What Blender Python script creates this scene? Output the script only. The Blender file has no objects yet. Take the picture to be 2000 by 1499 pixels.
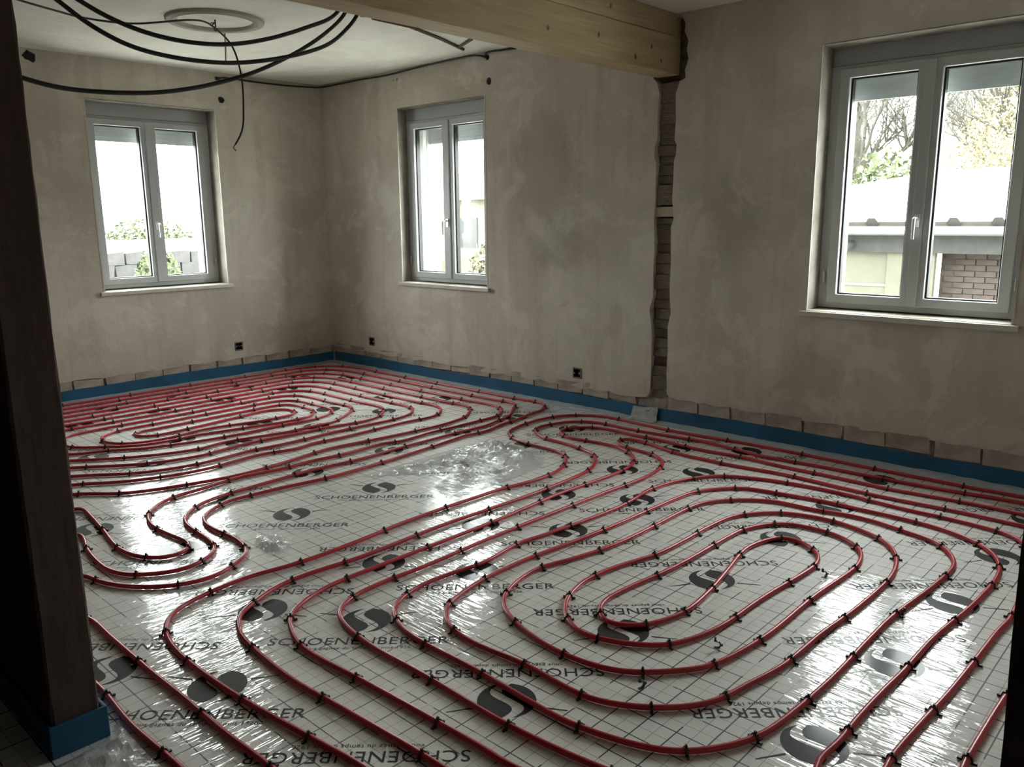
import bpy, bmesh, math, random
import numpy as np
from mathutils import Vector, Matrix

random.seed(7); rng = np.random.default_rng(7)
scene = bpy.context.scene
COL = scene.collection

# ------------------------------------------------------------------ camera
cam_data = bpy.data.cameras.new('camera'); cam = bpy.data.objects.new('camera', cam_data); COL.objects.link(cam)
cam_data.sensor_fit = 'HORIZONTAL'; cam_data.sensor_width = 36.0; cam_data.lens = 28.70
cam_data.clip_start = 0.02; cam_data.clip_end = 300
CAM = Vector((-4.7149, -6.8603, 1.40))
R_ = Vector((0.68153, -0.73173, -0.00942)); U_ = Vector((0.15226, 0.12920, 0.97986)); F_ = Vector((0.71577, 0.66924, -0.19947))
cam.matrix_world = Matrix(((R_.x, U_.x, -F_.x, CAM.x), (R_.y, U_.y, -F_.y, CAM.y), (R_.z, U_.z, -F_.z, CAM.z), (0, 0, 0, 1)))
scene.camera = cam

# ------------------------------------------------------------------ sky and exposure
world = bpy.data.worlds.new('overcast_sky'); scene.world = world; world.use_nodes = True
wn = world.node_tree.nodes; wn['Background'].inputs[0].default_value = (0.96, 1.0, 0.985, 1); wn['Background'].inputs[1].default_value = 5.0
vs = scene.view_settings
vs.view_transform = 'Standard'; vs.look = 'None'; vs.gamma = 1.0; vs.use_curve_mapping = False; vs.exposure = 2.45
scene.cycles.max_bounces = 6; scene.cycles.diffuse_bounces = 5; scene.cycles.glossy_bounces = 3; scene.cycles.transparent_max_bounces = 10
scene.cycles.use_adaptive_sampling = True; scene.cycles.adaptive_threshold = 0.05; scene.cycles.use_denoising = True
scene.cycles.sample_clamp_indirect = 6.0

def portal(name, loc, rot, sx, sz):     # sampling portal in a window opening: emits nothing itself
    l = bpy.data.lights.new(name, 'AREA'); l.shape = 'RECTANGLE'; l.size = sx; l.size_y = sz; l.cycles.is_portal = True
    o = bpy.data.objects.new(name, l); COL.objects.link(o); o.location = loc; o.rotation_euler = rot
portal('window_portal', (-1.61, 0.44, 1.55), (math.radians(-90), 0, 0), 1.0, 1.35)
portal('window_portal', (0.44, -1.65, 1.55), (math.radians(-90), 0, math.radians(-90)), 1.0, 1.35)
portal('window_portal', (0.44, -5.376, 1.55), (math.radians(-90), 0, math.radians(-90)), 1.0, 1.35)

# ------------------------------------------------------------------ helpers
def link(o, parent=None):
    COL.objects.link(o)
    if parent is not None: o.parent = parent
    return o
def tag(o, label=None, cat=None, group=None, kind=None):
    if label: o['label'] = label
    if cat: o['category'] = cat
    if group: o['group'] = group
    if kind: o['kind'] = kind
    return o
def empty(name, loc=(0, 0, 0), rz=0.0):
    o = bpy.data.objects.new(name, None); o.empty_display_size = 0.05
    o.location = loc; o.rotation_euler = (0, 0, rz); COL.objects.link(o); return o
class MB:
    """collects faces and links them as one mesh object"""
    def __init__(s): s.v = []; s.f = []
    def add(s, vs_, fs): n = len(s.v); s.v += [tuple(map(float, q)) for q in vs_]; s.f += [tuple(i + n for i in f) for f in fs]; return s
    def box(s, x0, x1, y0, y1, z0, z1, j=0.0):
        P = [(x, y, z) for z in (z0, z1) for y in (y0, y1) for x in (x0, x1)]
        if j: P = [tuple(c + random.uniform(-j, j) for c in q) for q in P]
        return s.add(P, [(0, 2, 3, 1), (4, 5, 7, 6), (0, 1, 5, 4), (2, 6, 7, 3), (0, 4, 6, 2), (1, 3, 7, 5)])
    def tube(s, pts, r, n=8, caps=True):
        pts = [Vector(q) for q in pts]; rr = r if isinstance(r, (list, tuple)) else [r] * len(pts); rings = []; prev = None
        for i, q in enumerate(pts):
            t = (pts[min(i + 1, len(pts) - 1)] - pts[max(i - 1, 0)]).normalized()
            if prev is None: a = t.cross(Vector((0, 0, 1)) if abs(t.z) < .9 else Vector((1, 0, 0))).normalized()
            else: a = (prev - t * prev.dot(t)).normalized()
            prev = a; b = t.cross(a)
            rings.append([q + (a * math.cos(2 * math.pi * k / n) + b * math.sin(2 * math.pi * k / n)) * rr[i] for k in range(n)])
        V = [v for R in rings for v in R]; F = []
        for i in range(len(pts) - 1):
            for k in range(n):
                F.append((i * n + k, i * n + (k + 1) % n, (i + 1) * n + (k + 1) % n, (i + 1) * n + k))
        if caps: F += [tuple(range(n))[::-1], tuple((len(pts) - 1) * n + k for k in range(n))]
        return s.add(V, F)
    def ring(s, W0, W1, Z0, Z1, w, wb, wt, y0, y1):
        """rectangular frame of four mitred bars in the xz plane"""
        o = [(W0, Z0), (W1, Z0), (W1, Z1), (W0, Z1)]; i = [(W0 + w, Z0 + wb), (W1 - w, Z0 + wb), (W1 - w, Z1 - wt), (W0 + w, Z1 - wt)]
        V = [(x, y0, z) for x, z in o] + [(x, y0, z) for x, z in i] + [(x, y1, z) for x, z in o] + [(x, y1, z) for x, z in i]; F = []
        for k in range(4):
            m = (k + 1) % 4
            F += [(k, m, m + 4, k + 4), (k + 8, k + 12, m + 12, m + 8), (k, k + 8, m + 8, m), (k + 4, m + 4, m + 12, k + 12)]
        return s.add(V, F)
    def mesh(s, name, smooth=False):
        me = bpy.data.meshes.new(name); me.from_pydata(s.v, [], s.f)
        bm = bmesh.new(); bm.from_mesh(me); bmesh.ops.recalc_face_normals(bm, faces=bm.faces); bm.to_mesh(me); bm.free()
        if smooth: me.polygons.foreach_set('use_smooth', [True] * len(me.polygons))
        me.update(); return me
    def build(s, name, mat, parent=None, smooth=False, bevel=0.0):
        o = bpy.data.objects.new(name, s.mesh(name, smooth)); o.data.materials.append(mat)
        if bevel:
            b = o.modifiers.new('bevel', 'BEVEL'); b.width = bevel; b.segments = 2; b.limit_method = 'ANGLE'; b.angle_limit = math.radians(40)
        return link(o, parent)
def plate(name, mat, outline, holes, to3, d0, d1, parent=None):
    """extruded wall plate: outline and holes in (s, z); to3(s, d, z) -> world"""
    bm = bmesh.new(); loops = []
    for L in [outline] + holes:
        vs_ = [bm.verts.new((a, 0, b)) for a, b in L]; loops.append(vs_)
        for i in range(len(vs_)): bm.edges.new((vs_[i], vs_[(i + 1) % len(vs_)]))
    bmesh.ops.triangle_fill(bm, use_beauty=True, use_dissolve=False, edges=bm.edges[:])
    front = [tuple(v.co) for v in bm.verts]; bm.verts.index_update(); tris = [tuple(v.index for v in f.verts) for f in bm.faces]
    loopidx = [[v.index for v in L] for L in loops]; bm.free()
    n = len(front); V = [to3(x, d0, z) for x, _, z in front] + [to3(x, d1, z) for x, _, z in front]
    F = tris + [tuple(i + n for i in t[::-1]) for t in tris]
    for L in loopidx:
        for i in range(len(L)): a, b = L[i], L[(i + 1) % len(L)]; F.append((a, b, b + n, a + n))
    m = MB(); m.add(V, F); return m.build(name, mat, parent)
def rect(a0, a1, z0, z1): return [(a0, z0), (a1, z0), (a1, z1), (a0, z1)]
def circ(a, z, r, n=14, j=.12): return [(a + r * (1 + random.uniform(-j, j)) * math.cos(2 * math.pi * k / n), z + r * (1 + random.uniform(-j, j)) * math.sin(2 * math.pi * k / n)) for k in range(n)]
def crom(P, ds):
    """smooth plan or space curve through P, resampled every ds metres"""
    P = np.array(P, float); E_ = np.vstack([2 * P[0] - P[1], P, 2 * P[-1] - P[-2]]); Q = [P[0]]
    for i in range(1, len(E_) - 2):
        p0, p1, p2, p3 = E_[i - 1:i + 3]; t = [0.0]
        for a, b in ((p0, p1), (p1, p2), (p2, p3)): t.append(t[-1] + max(1e-4, np.linalg.norm(b - a)) ** .5)
        m = max(2, int(np.linalg.norm(p2 - p1) / .01))
        for q in np.linspace(t[1], t[2], m + 1)[1:]:
            A1 = (t[1] - q) / (t[1] - t[0]) * p0 + (q - t[0]) / (t[1] - t[0]) * p1
            A2 = (t[2] - q) / (t[2] - t[1]) * p1 + (q - t[1]) / (t[2] - t[1]) * p2
            A3 = (t[3] - q) / (t[3] - t[2]) * p2 + (q - t[2]) / (t[3] - t[2]) * p3
            B1 = (t[2] - q) / (t[2] - t[0]) * A1 + (q - t[0]) / (t[2] - t[0]) * A2
            B2 = (t[3] - q) / (t[3] - t[1]) * A2 + (q - t[1]) / (t[3] - t[1]) * A3
            Q.append((t[2] - q) / (t[2] - t[1]) * B1 + (q - t[1]) / (t[2] - t[1]) * B2)
    Q = np.array(Q); L = np.r_[0, np.cumsum(np.linalg.norm(np.diff(Q, axis=0), axis=1))]
    m = max(3, int(round(L[-1] / .01))); q = np.linspace(0, L[-1], m)
    Q = np.stack([np.interp(q, L, Q[:, k]) for k in range(Q.shape[1])], 1)
    k = np.exp(-.5 * (np.arange(-12, 13) * .01 / .03) ** 2); k /= k.sum()
    G = np.pad(Q, ((12, 12), (0, 0)), mode='edge'); G = np.stack([np.convolve(G[:, c], k, 'valid') for c in range(Q.shape[1])], 1)
    return G[::max(1, int(round(ds / .01)))]
def in_view(q, pad=260):
    d = Vector(q) - CAM; w = d.dot(F_)
    if w < .1: return False
    x = 1000 + 1594.46 * d.dot(R_) / w; y = 749.5 - 1594.46 * d.dot(U_) / w
    return -pad < x < 2000 + pad and -pad < y < 1499 + pad

# ------------------------------------------------------------------ materials
def newmat(name):
    m = bpy.data.materials.new(name); m.use_nodes = True
    nt = m.node_tree; b = nt.nodes['Principled BSDF']; return m, nt, b
def N(nt, typ, **kw):
    n = nt.nodes.new(typ)
    for k, v in kw.items():
        if k.startswith('i_'): n.inputs[int(k[2:])].default_value = v
        else: setattr(n, k, v)
    return n
def ramp(nt, src, stops):
    r = nt.nodes.new('ShaderNodeValToRGB'); e = r.color_ramp.elements
    while len(e) < len(stops): e.new(.5)
    for k, (p, c) in zip(e, stops): k.position = p; k.color = (*c, 1) if len(c) == 3 else c
    nt.links.new(src, r.inputs[0]); return r.outputs[0]
def coords(nt, scale=(1, 1, 1), rot=(0, 0, 0)):
    tc = nt.nodes.new('ShaderNodeTexCoord'); mp = nt.nodes.new('ShaderNodeMapping')
    mp.inputs['Scale'].default_value = scale; mp.inputs['Rotation'].default_value = rot
    nt.links.new(tc.outputs['Object'], mp.inputs[0]); return mp.outputs[0]
def noise(nt, vec, scale, detail=4, rough=.55, dist=0.0, typ='FBM'):
    n = nt.nodes.new('ShaderNodeTexNoise'); n.noise_type = typ
    n.inputs['Scale'].default_value = scale; n.inputs['Detail'].default_value = detail; n.inputs['Roughness'].default_value = rough; n.inputs['Distortion'].default_value = dist
    nt.links.new(vec, n.inputs['Vector']); return n.outputs[0]
def mixc(nt, fac, a, b, mode='MIX'):
    m = nt.nodes.new('ShaderNodeMix'); m.data_type = 'RGBA'; m.blend_type = mode
    for s, v in ((0, fac), (6, a), (7, b)):
        if hasattr(v, 'links') or hasattr(v, 'is_linked'): nt.links.new(v, m.inputs[s])
        else: m.inputs[s].default_value = v if s == 0 else (*v, 1)
    return m.outputs[2]
def mth(nt, op, a, b=None, c=None):
    m = nt.nodes.new('ShaderNodeMath'); m.operation = op
    for i, v in enumerate((a, b, c)):
        if v is None: continue
        if isinstance(v, (int, float)): m.inputs[i].default_value = v
        else: nt.links.new(v, m.inputs[i])
    return m.outputs[0]
def bump(nt, h, strength, dist):
    b = nt.nodes.new('ShaderNodeBump'); b.inputs['Strength'].default_value = strength; b.inputs['Distance'].default_value = dist
    nt.links.new(h, b.inputs['Height']); return b.outputs[0]
def simple(name, col, rough=.6, metal=0.0, var=.12, scale=8.0, bmp=0.0, coat=0.0):
    m, nt, b = newmat(name); n = noise(nt, coords(nt), scale, 3)
    lo = tuple(c * (1 - var) for c in col); hi = tuple(min(1, c * (1 + var)) for c in col)
    nt.links.new(ramp(nt, n, [(.3, lo), (.7, hi)]), b.inputs['Base Color'])
    b.inputs['Roughness'].default_value = rough; b.inputs['Metallic'].default_value = metal; b.inputs['Coat Weight'].default_value = coat
    if bmp: nt.links.new(bump(nt, n, .6, bmp), b.inputs['Normal'])
    return m
def plaster(name, base, dark, light, patch, stains=()):
    m, nt, b = newmat(name); c = coords(nt)
    n1 = noise(nt, c, 1.0, 2, .6, .0); n2 = noise(nt, c, 7.5, 4, .75, .0); n3 = noise(nt, coords(nt, (6, 6, .45)), 1.3, 3, .6, .0); n5 = noise(nt, c, 2.6, 5, .7, .6)
    col = ramp(nt, n1, [(.30, tuple(.5 * (p + q) for p, q in zip(dark, base))), (.5, base), (.70, tuple(.5 * (p + q) for p, q in zip(light, base)))])
    col = mixc(nt, mth(nt, 'MULTIPLY', ramp(nt, n3, [(.50, (0, 0, 0)), (.66, (1, 1, 1))]), .5), col, patch)
    col = mixc(nt, mth(nt, 'MULTIPLY', ramp(nt, n5, [(.52, (0, 0, 0)), (.60, (1, 1, 1))]), .55), col, light)
    col = mixc(nt, mth(nt, 'MULTIPLY', ramp(nt, n5, [(.36, (1, 1, 1)), (.46, (0, 0, 0))]), .38), col, patch)
    col = mixc(nt, mth(nt, 'MULTIPLY', ramp(nt, n2, [(.58, (0, 0, 0)), (.70, (1, 1, 1))]), .5), col, light)
    col = mixc(nt, mth(nt, 'MULTIPLY', ramp(nt, n2, [(.28, (1, 1, 1)), (.40, (0, 0, 0))]), .5), col, dark)
    for (sx, sy, sz), (ry, rz) in stains:          # old damp stains with ragged outlines
        tc = N(nt, 'ShaderNodeTexCoord'); mp = N(nt, 'ShaderNodeMapping'); mp.inputs['Location'].default_value = (0, -sy / ry, -sz / rz); mp.inputs['Scale'].default_value = (0, 1 / ry, 1 / rz)
        nt.links.new(tc.outputs['Object'], mp.inputs[0]); ln = N(nt, 'ShaderNodeVectorMath'); ln.operation = 'LENGTH'; nt.links.new(mp.outputs[0], ln.inputs[0])
        d = mth(nt, 'ADD', ln.outputs['Value'], mth(nt, 'MULTIPLY', mth(nt, 'SUBTRACT', n5, .5), 2.6))
        col = mixc(nt, mth(nt, 'MULTIPLY', ramp(nt, d, [(.45, (1, 1, 1)), (1.05, (0, 0, 0))]), .42), col, dark)
    nt.links.new(col, b.inputs['Base Color']); b.inputs['Roughness'].default_value = .92; b.inputs['Specular IOR Level'].default_value = .2
    nt.links.new(bump(nt, n2, .45, .014), b.inputs['Normal']); return m
M = {}
M['plaster'] = plaster('wall_plaster', (.55, .505, .435), (.36, .322, .265), (.66, .615, .54), (.45, .395, .33), [((0, -2.75, 1.72), (.42, .45)), ((0, -2.95, 1.2), (.3, .22)), ((0, -4.35, 1.35), (.3, .3)), ((0, -4.9, .45), (.25, .2))])
M['ceiling'] = plaster('ceiling_plaster', (.73, .71, .65), (.60, .57, .50), (.80, .78, .72), (.66, .62, .54))
M['masonry'] = simple('mortar', (.34, .295, .24), .95, 0, .35, 14, .01)
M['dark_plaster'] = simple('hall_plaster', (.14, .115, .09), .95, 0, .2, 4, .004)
M['brick'] = simple('old_brick', (.40, .35, .295), .95, 0, .3, 9, .006)
M['brick_pale'] = simple('pale_brick', (.45, .40, .34), .95, 0, .25, 9, .006)
M['chase_rubble'] = simple('chase_rubble', (.18, .145, .115), .97, 0, .45, 20, .012)
M['white_frame'] = simple('window_plastic', (.47, .49, .50), .35, 0, .03, 3)
M['gasket'] = simple('rubber_gasket', (.012, .012, .012), .5)
M['handle'] = simple('handle_metal', (.75, .75, .74), .3, .4, .03)
M['shutter'] = simple('shutter_slat', (.42, .44, .43), .5, 0, .08)
M['sill'] = simple('sill_stone', (.54, .51, .45), .55, 0, .12, 12)
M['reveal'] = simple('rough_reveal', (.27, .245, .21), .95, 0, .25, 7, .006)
M['render'] = simple('outer_render', (.72, .72, .69), .9, 0, .05, 20)
M['blue'] = simple('blue_foam', (.012, .105, .215), .55, 0, .25, 3.0, .01)
M['black_plastic'] = simple('black_plastic', (.018, .014, .014), .45, 0, .2)
M['conduit'] = simple('black_conduit', (.014, .013, .011), .55, 0, .2, 30)
M['socket_grey'] = simple('socket_grey', (.16, .14, .13), .6)
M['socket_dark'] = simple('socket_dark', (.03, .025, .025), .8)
def wood(name, a, b_, rough=.6, ring=9.0, stretch=(.6, 8, 8), spots=0.0, bmp=.004):
    m, nt, b = newmat(name); c = coords(nt, stretch); n = noise(nt, c, ring * .4, 4, .65, .6); f = noise(nt, coords(nt, (stretch[0] * 1.5, stretch[1] * 6, stretch[2] * 6)), 3, 4)
    col = ramp(nt, n, [(.3, a), (.7, b_)]); col = mixc(nt, .35, col, ramp(nt, f, [(.35, a), (.65, b_)]))
    if spots:
        v = N(nt, 'ShaderNodeTexVoronoi'); v.inputs['Scale'].default_value = 3.2; nt.links.new(coords(nt, (.75, 1.2, 1.2)), v.inputs['Vector'])
        col = mixc(nt, ramp(nt, v.outputs['Distance'], [(.03, (spots,) * 3), (.065, (0, 0, 0))]), col, (.06, .035, .02))
    nt.links.new(col, b.inputs['Base Color']); b.inputs['Roughness'].default_value = rough
    nt.links.new(bump(nt, f, .4, bmp), b.inputs['Normal']); return m
M['beam'] = wood('spruce_beam', (.37, .27, .15), (.52, .405, .25), .62, spots=.9)
M['post'] = wood('dark_timber', (.072, .043, .034), (.105, .066, .052), .8, stretch=(9, 9, .7), bmp=.004)
M['lath'] = wood('lath_wood', (.10, .075, .05), (.17, .13, .09), .8)
M['pale_wood'] = wood('pale_wood', (.36, .31, .19), (.45, .39, .26), .7, stretch=(8, .6, 8))
# red pipe
m, nt, b = newmat('red_pipe'); n = noise(nt, coords(nt), 6, 3)
nt.links.new(ramp(nt, n, [(.3, (.44, .026, .04)), (.7, (.54, .042, .058))]), b.inputs['Base Color']); b.inputs['Roughness'].default_value = .34; M['pipe'] = m
# foil-faced insulation board: printed 47/94 mm grid under a crinkled clear film
def film_height(nt, wa, wb):
    f1 = noise(nt, coords(nt, (46, 5.0, 1), (0, 0, .16)), 1.0, 1.5, .5, .9)      # folds running along y
    f2 = noise(nt, coords(nt, (5.5, 46, 1), (0, 0, -.12)), 1.0, 1.5, .5, .9)     # folds running along x
    f3 = noise(nt, coords(nt, (9, 9, 1)), 1.0, 3, .5, .3)
    r1 = mth(nt, 'ABSOLUTE', mth(nt, 'SUBTRACT', f1, .5)); r2 = mth(nt, 'ABSOLUTE', mth(nt, 'SUBTRACT', f2, .5))
    h = mth(nt, 'MULTIPLY', mth(nt, 'MULTIPLY', r1, wa), 1.15); h = mth(nt, 'MULTIPLY_ADD', mth(nt, 'MULTIPLY', r2, wb), 1.15, h)
    return mth(nt, 'MULTIPLY_ADD', f3, .30, h)
def film_coat(nt, b, h, ior=1.75):
    b.inputs['Coat Weight'].default_value = 1.0; b.inputs['Coat Roughness'].default_value = .07; b.inputs['Coat IOR'].default_value = ior
    nt.links.new(bump(nt, h, 1.0, .0046), b.inputs['Coat Normal'])
m, nt, b = newmat('printed_foil')
tc = N(nt, 'ShaderNodeTexCoord'); sp = N(nt, 'ShaderNodeSeparateXYZ'); nt.links.new(tc.outputs['Object'], sp.inputs[0])
def gridline(ax, pitch, phase, half):
    t = mth(nt, 'FRACT', mth(nt, 'ADD', mth(nt, 'DIVIDE', mth(nt, 'SUBTRACT', sp.outputs[ax], phase), pitch), 200.5))
    return mth(nt, 'LESS_THAN', mth(nt, 'ABSOLUTE', mth(nt, 'SUBTRACT', t, .5)), half / pitch)
P_ = .0935
gap = mth(nt, 'GREATER_THAN', noise(nt, coords(nt), 7.0, 1, .5), .41)
bold = mth(nt, 'MULTIPLY', mth(nt, 'MAXIMUM', gridline(0, P_, -3.03, .0021), gridline(1, P_, -5.34, .0021)), gap)
thin = mth(nt, 'MAXIMUM', gridline(0, P_ / 2, -3.03, .0012), gridline(1, P_ / 2, -5.34, .0012))
base = ramp(nt, noise(nt, coords(nt), 1.7, 4), [(.3, (.76, .76, .735)), (.7, (.86, .86, .835))])
colr = mixc(nt, mth(nt, 'MULTIPLY', thin, .55), base, (.10, .10, .10)); colr = mixc(nt, mth(nt, 'MULTIPLY', bold, .95), colr, (.03, .03, .035))
nt.links.new(colr, b.inputs['Base Color']); b.inputs['Roughness'].default_value = .5; b.inputs['Specular IOR Level'].default_value = .3
wa = N(nt, 'ShaderNodeAttribute'); wa.attribute_name = 'fold_y'; wb = N(nt, 'ShaderNodeAttribute'); wb.attribute_name = 'fold_x'
film_coat(nt, b, film_height(nt, wa.outputs['Fac'], wb.outputs['Fac'])); M['foil'] = m
m, nt, b = newmat('black_print'); b.inputs['Base Color'].default_value = (.012, .013, .014, 1); b.inputs['Roughness'].default_value = .6; b.inputs['Specular IOR Level'].default_value = .2
nt.links.new(ramp(nt, noise(nt, coords(nt), 30, 3), [(.2, (.010, .011, .012)), (.8, (.02, .021, .022))]), b.inputs['Base Color']); 
b.inputs['Coat Weight'].default_value = .25; b.inputs['Coat Roughness'].default_value = .12; M['ink'] = m
# clear film (loose crumpled pieces)
m, nt, b = newmat('clear_film'); out = nt.nodes['Material Output']
b.inputs['Base Color'].default_value = (.62, .64, .65, 1); b.inputs['Roughness'].default_value = .09; b.inputs['IOR'].default_value = 1.9
nt.links.new(bump(nt, noise(nt, coords(nt), 26, 4, .6, .8), .5, .01), b.inputs['Normal'])
nt.links.new(ramp(nt, noise(nt, coords(nt), 5, 3), [(.3, (.72, .74, .75)), (.7, (.86, .88, .89))]), b.inputs['Base Color'])
tr = N(nt, 'ShaderNodeBsdfTransparent'); mx = N(nt, 'ShaderNodeMixShader'); mx.inputs[0].default_value = .52
nt.links.new(tr.outputs[0], mx.inputs[1]); nt.links.new(b.outputs[0], mx.inputs[2]); nt.links.new(mx.outputs[0], out.inputs[0]); M['film'] = m
# window glass
m, nt, b = newmat('window_glass'); out = nt.nodes['Material Output']
g = N(nt, 'ShaderNodeBsdfGlossy'); g.inputs['Roughness'].default_value = .0; tr = N(nt, 'ShaderNodeBsdfTransparent'); tr.inputs[0].default_value = (.93, .95, .94, 1)
lw = N(nt, 'ShaderNodeLayerWeight'); mx = N(nt, 'ShaderNodeMixShader')
nt.links.new(mth(nt, 'MULTIPLY_ADD', mth(nt, 'POWER', lw.outputs['Facing'], 5.0), .6, .03), mx.inputs[0]); nt.links.new(tr.outputs[0], mx.inputs[1]); nt.links.new(g.outputs[0], mx.inputs[2]); nt.links.new(mx.outputs[0], out.inputs[0]); M['glass'] = m
# outdoors
M['bounce_ground'] = simple('pale_bounce_ground', (.40, .39, .36), .95, 0, .3, 2, .03)  # ground tone made pale to bounce daylight up onto the ceiling
M['stonewall'] = simple('field_stone', (.040, .038, .037), .95, 0, .3, 3, .03)
M['road'] = simple('pale_road', (.16, .16, .155), .9, 0, .1)
M['bark'] = simple('tree_bark', (.055, .051, .040), .95, 0, .3, 6, .02)
M['twig'] = simple('twig_bark', (.034, .031, .024), .95, 0, .3, 6)
M['leaf_yellow'] = simple('yellow_leaves', (.19, .155, .085), .8, 0, .35, 3)
M['leaf_green'] = simple('green_leaves', (.070, .085, .038), .8, 0, .35, 3)
M['leaf_olive'] = simple('olive_leaves', (.075, .07, .036), .8, 0, .35, 3)
M['leaf_far'] = simple('far_woods', (.075, .082, .078), .95, 0, .15, .6)
M['roof'] = simple('pale_roof', (.22, .22, .22), .8, 0, .06, 3)
M['roof_under'] = simple('roof_edge', (.024, .020, .017), .9, 0, .2, 8)
M['gutter'] = simple('zinc_gutter', (.085, .092, .09), .5, 0, .05)
M['dark_wood'] = simple('weathered_beam', (.022, .022, .020), .9, 0, .25, 9)
M['shed_panel'] = simple('cream_panel', (.068, .064, .046), .9, 0, .12, 3)
M['shed_brick'] = simple('shed_brick', (.034, .025, .020), .95, 0, .25, 6)
M['white_block'] = simple('white_block', (.075, .077, .07), .9, 0, .06)
M['house_wall'] = simple('house_wall', (.10, .09, .065), .9, 0, .06)
M['house_roof'] = simple('house_roof', (.085, .07, .04), .9, 0, .15)
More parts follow.
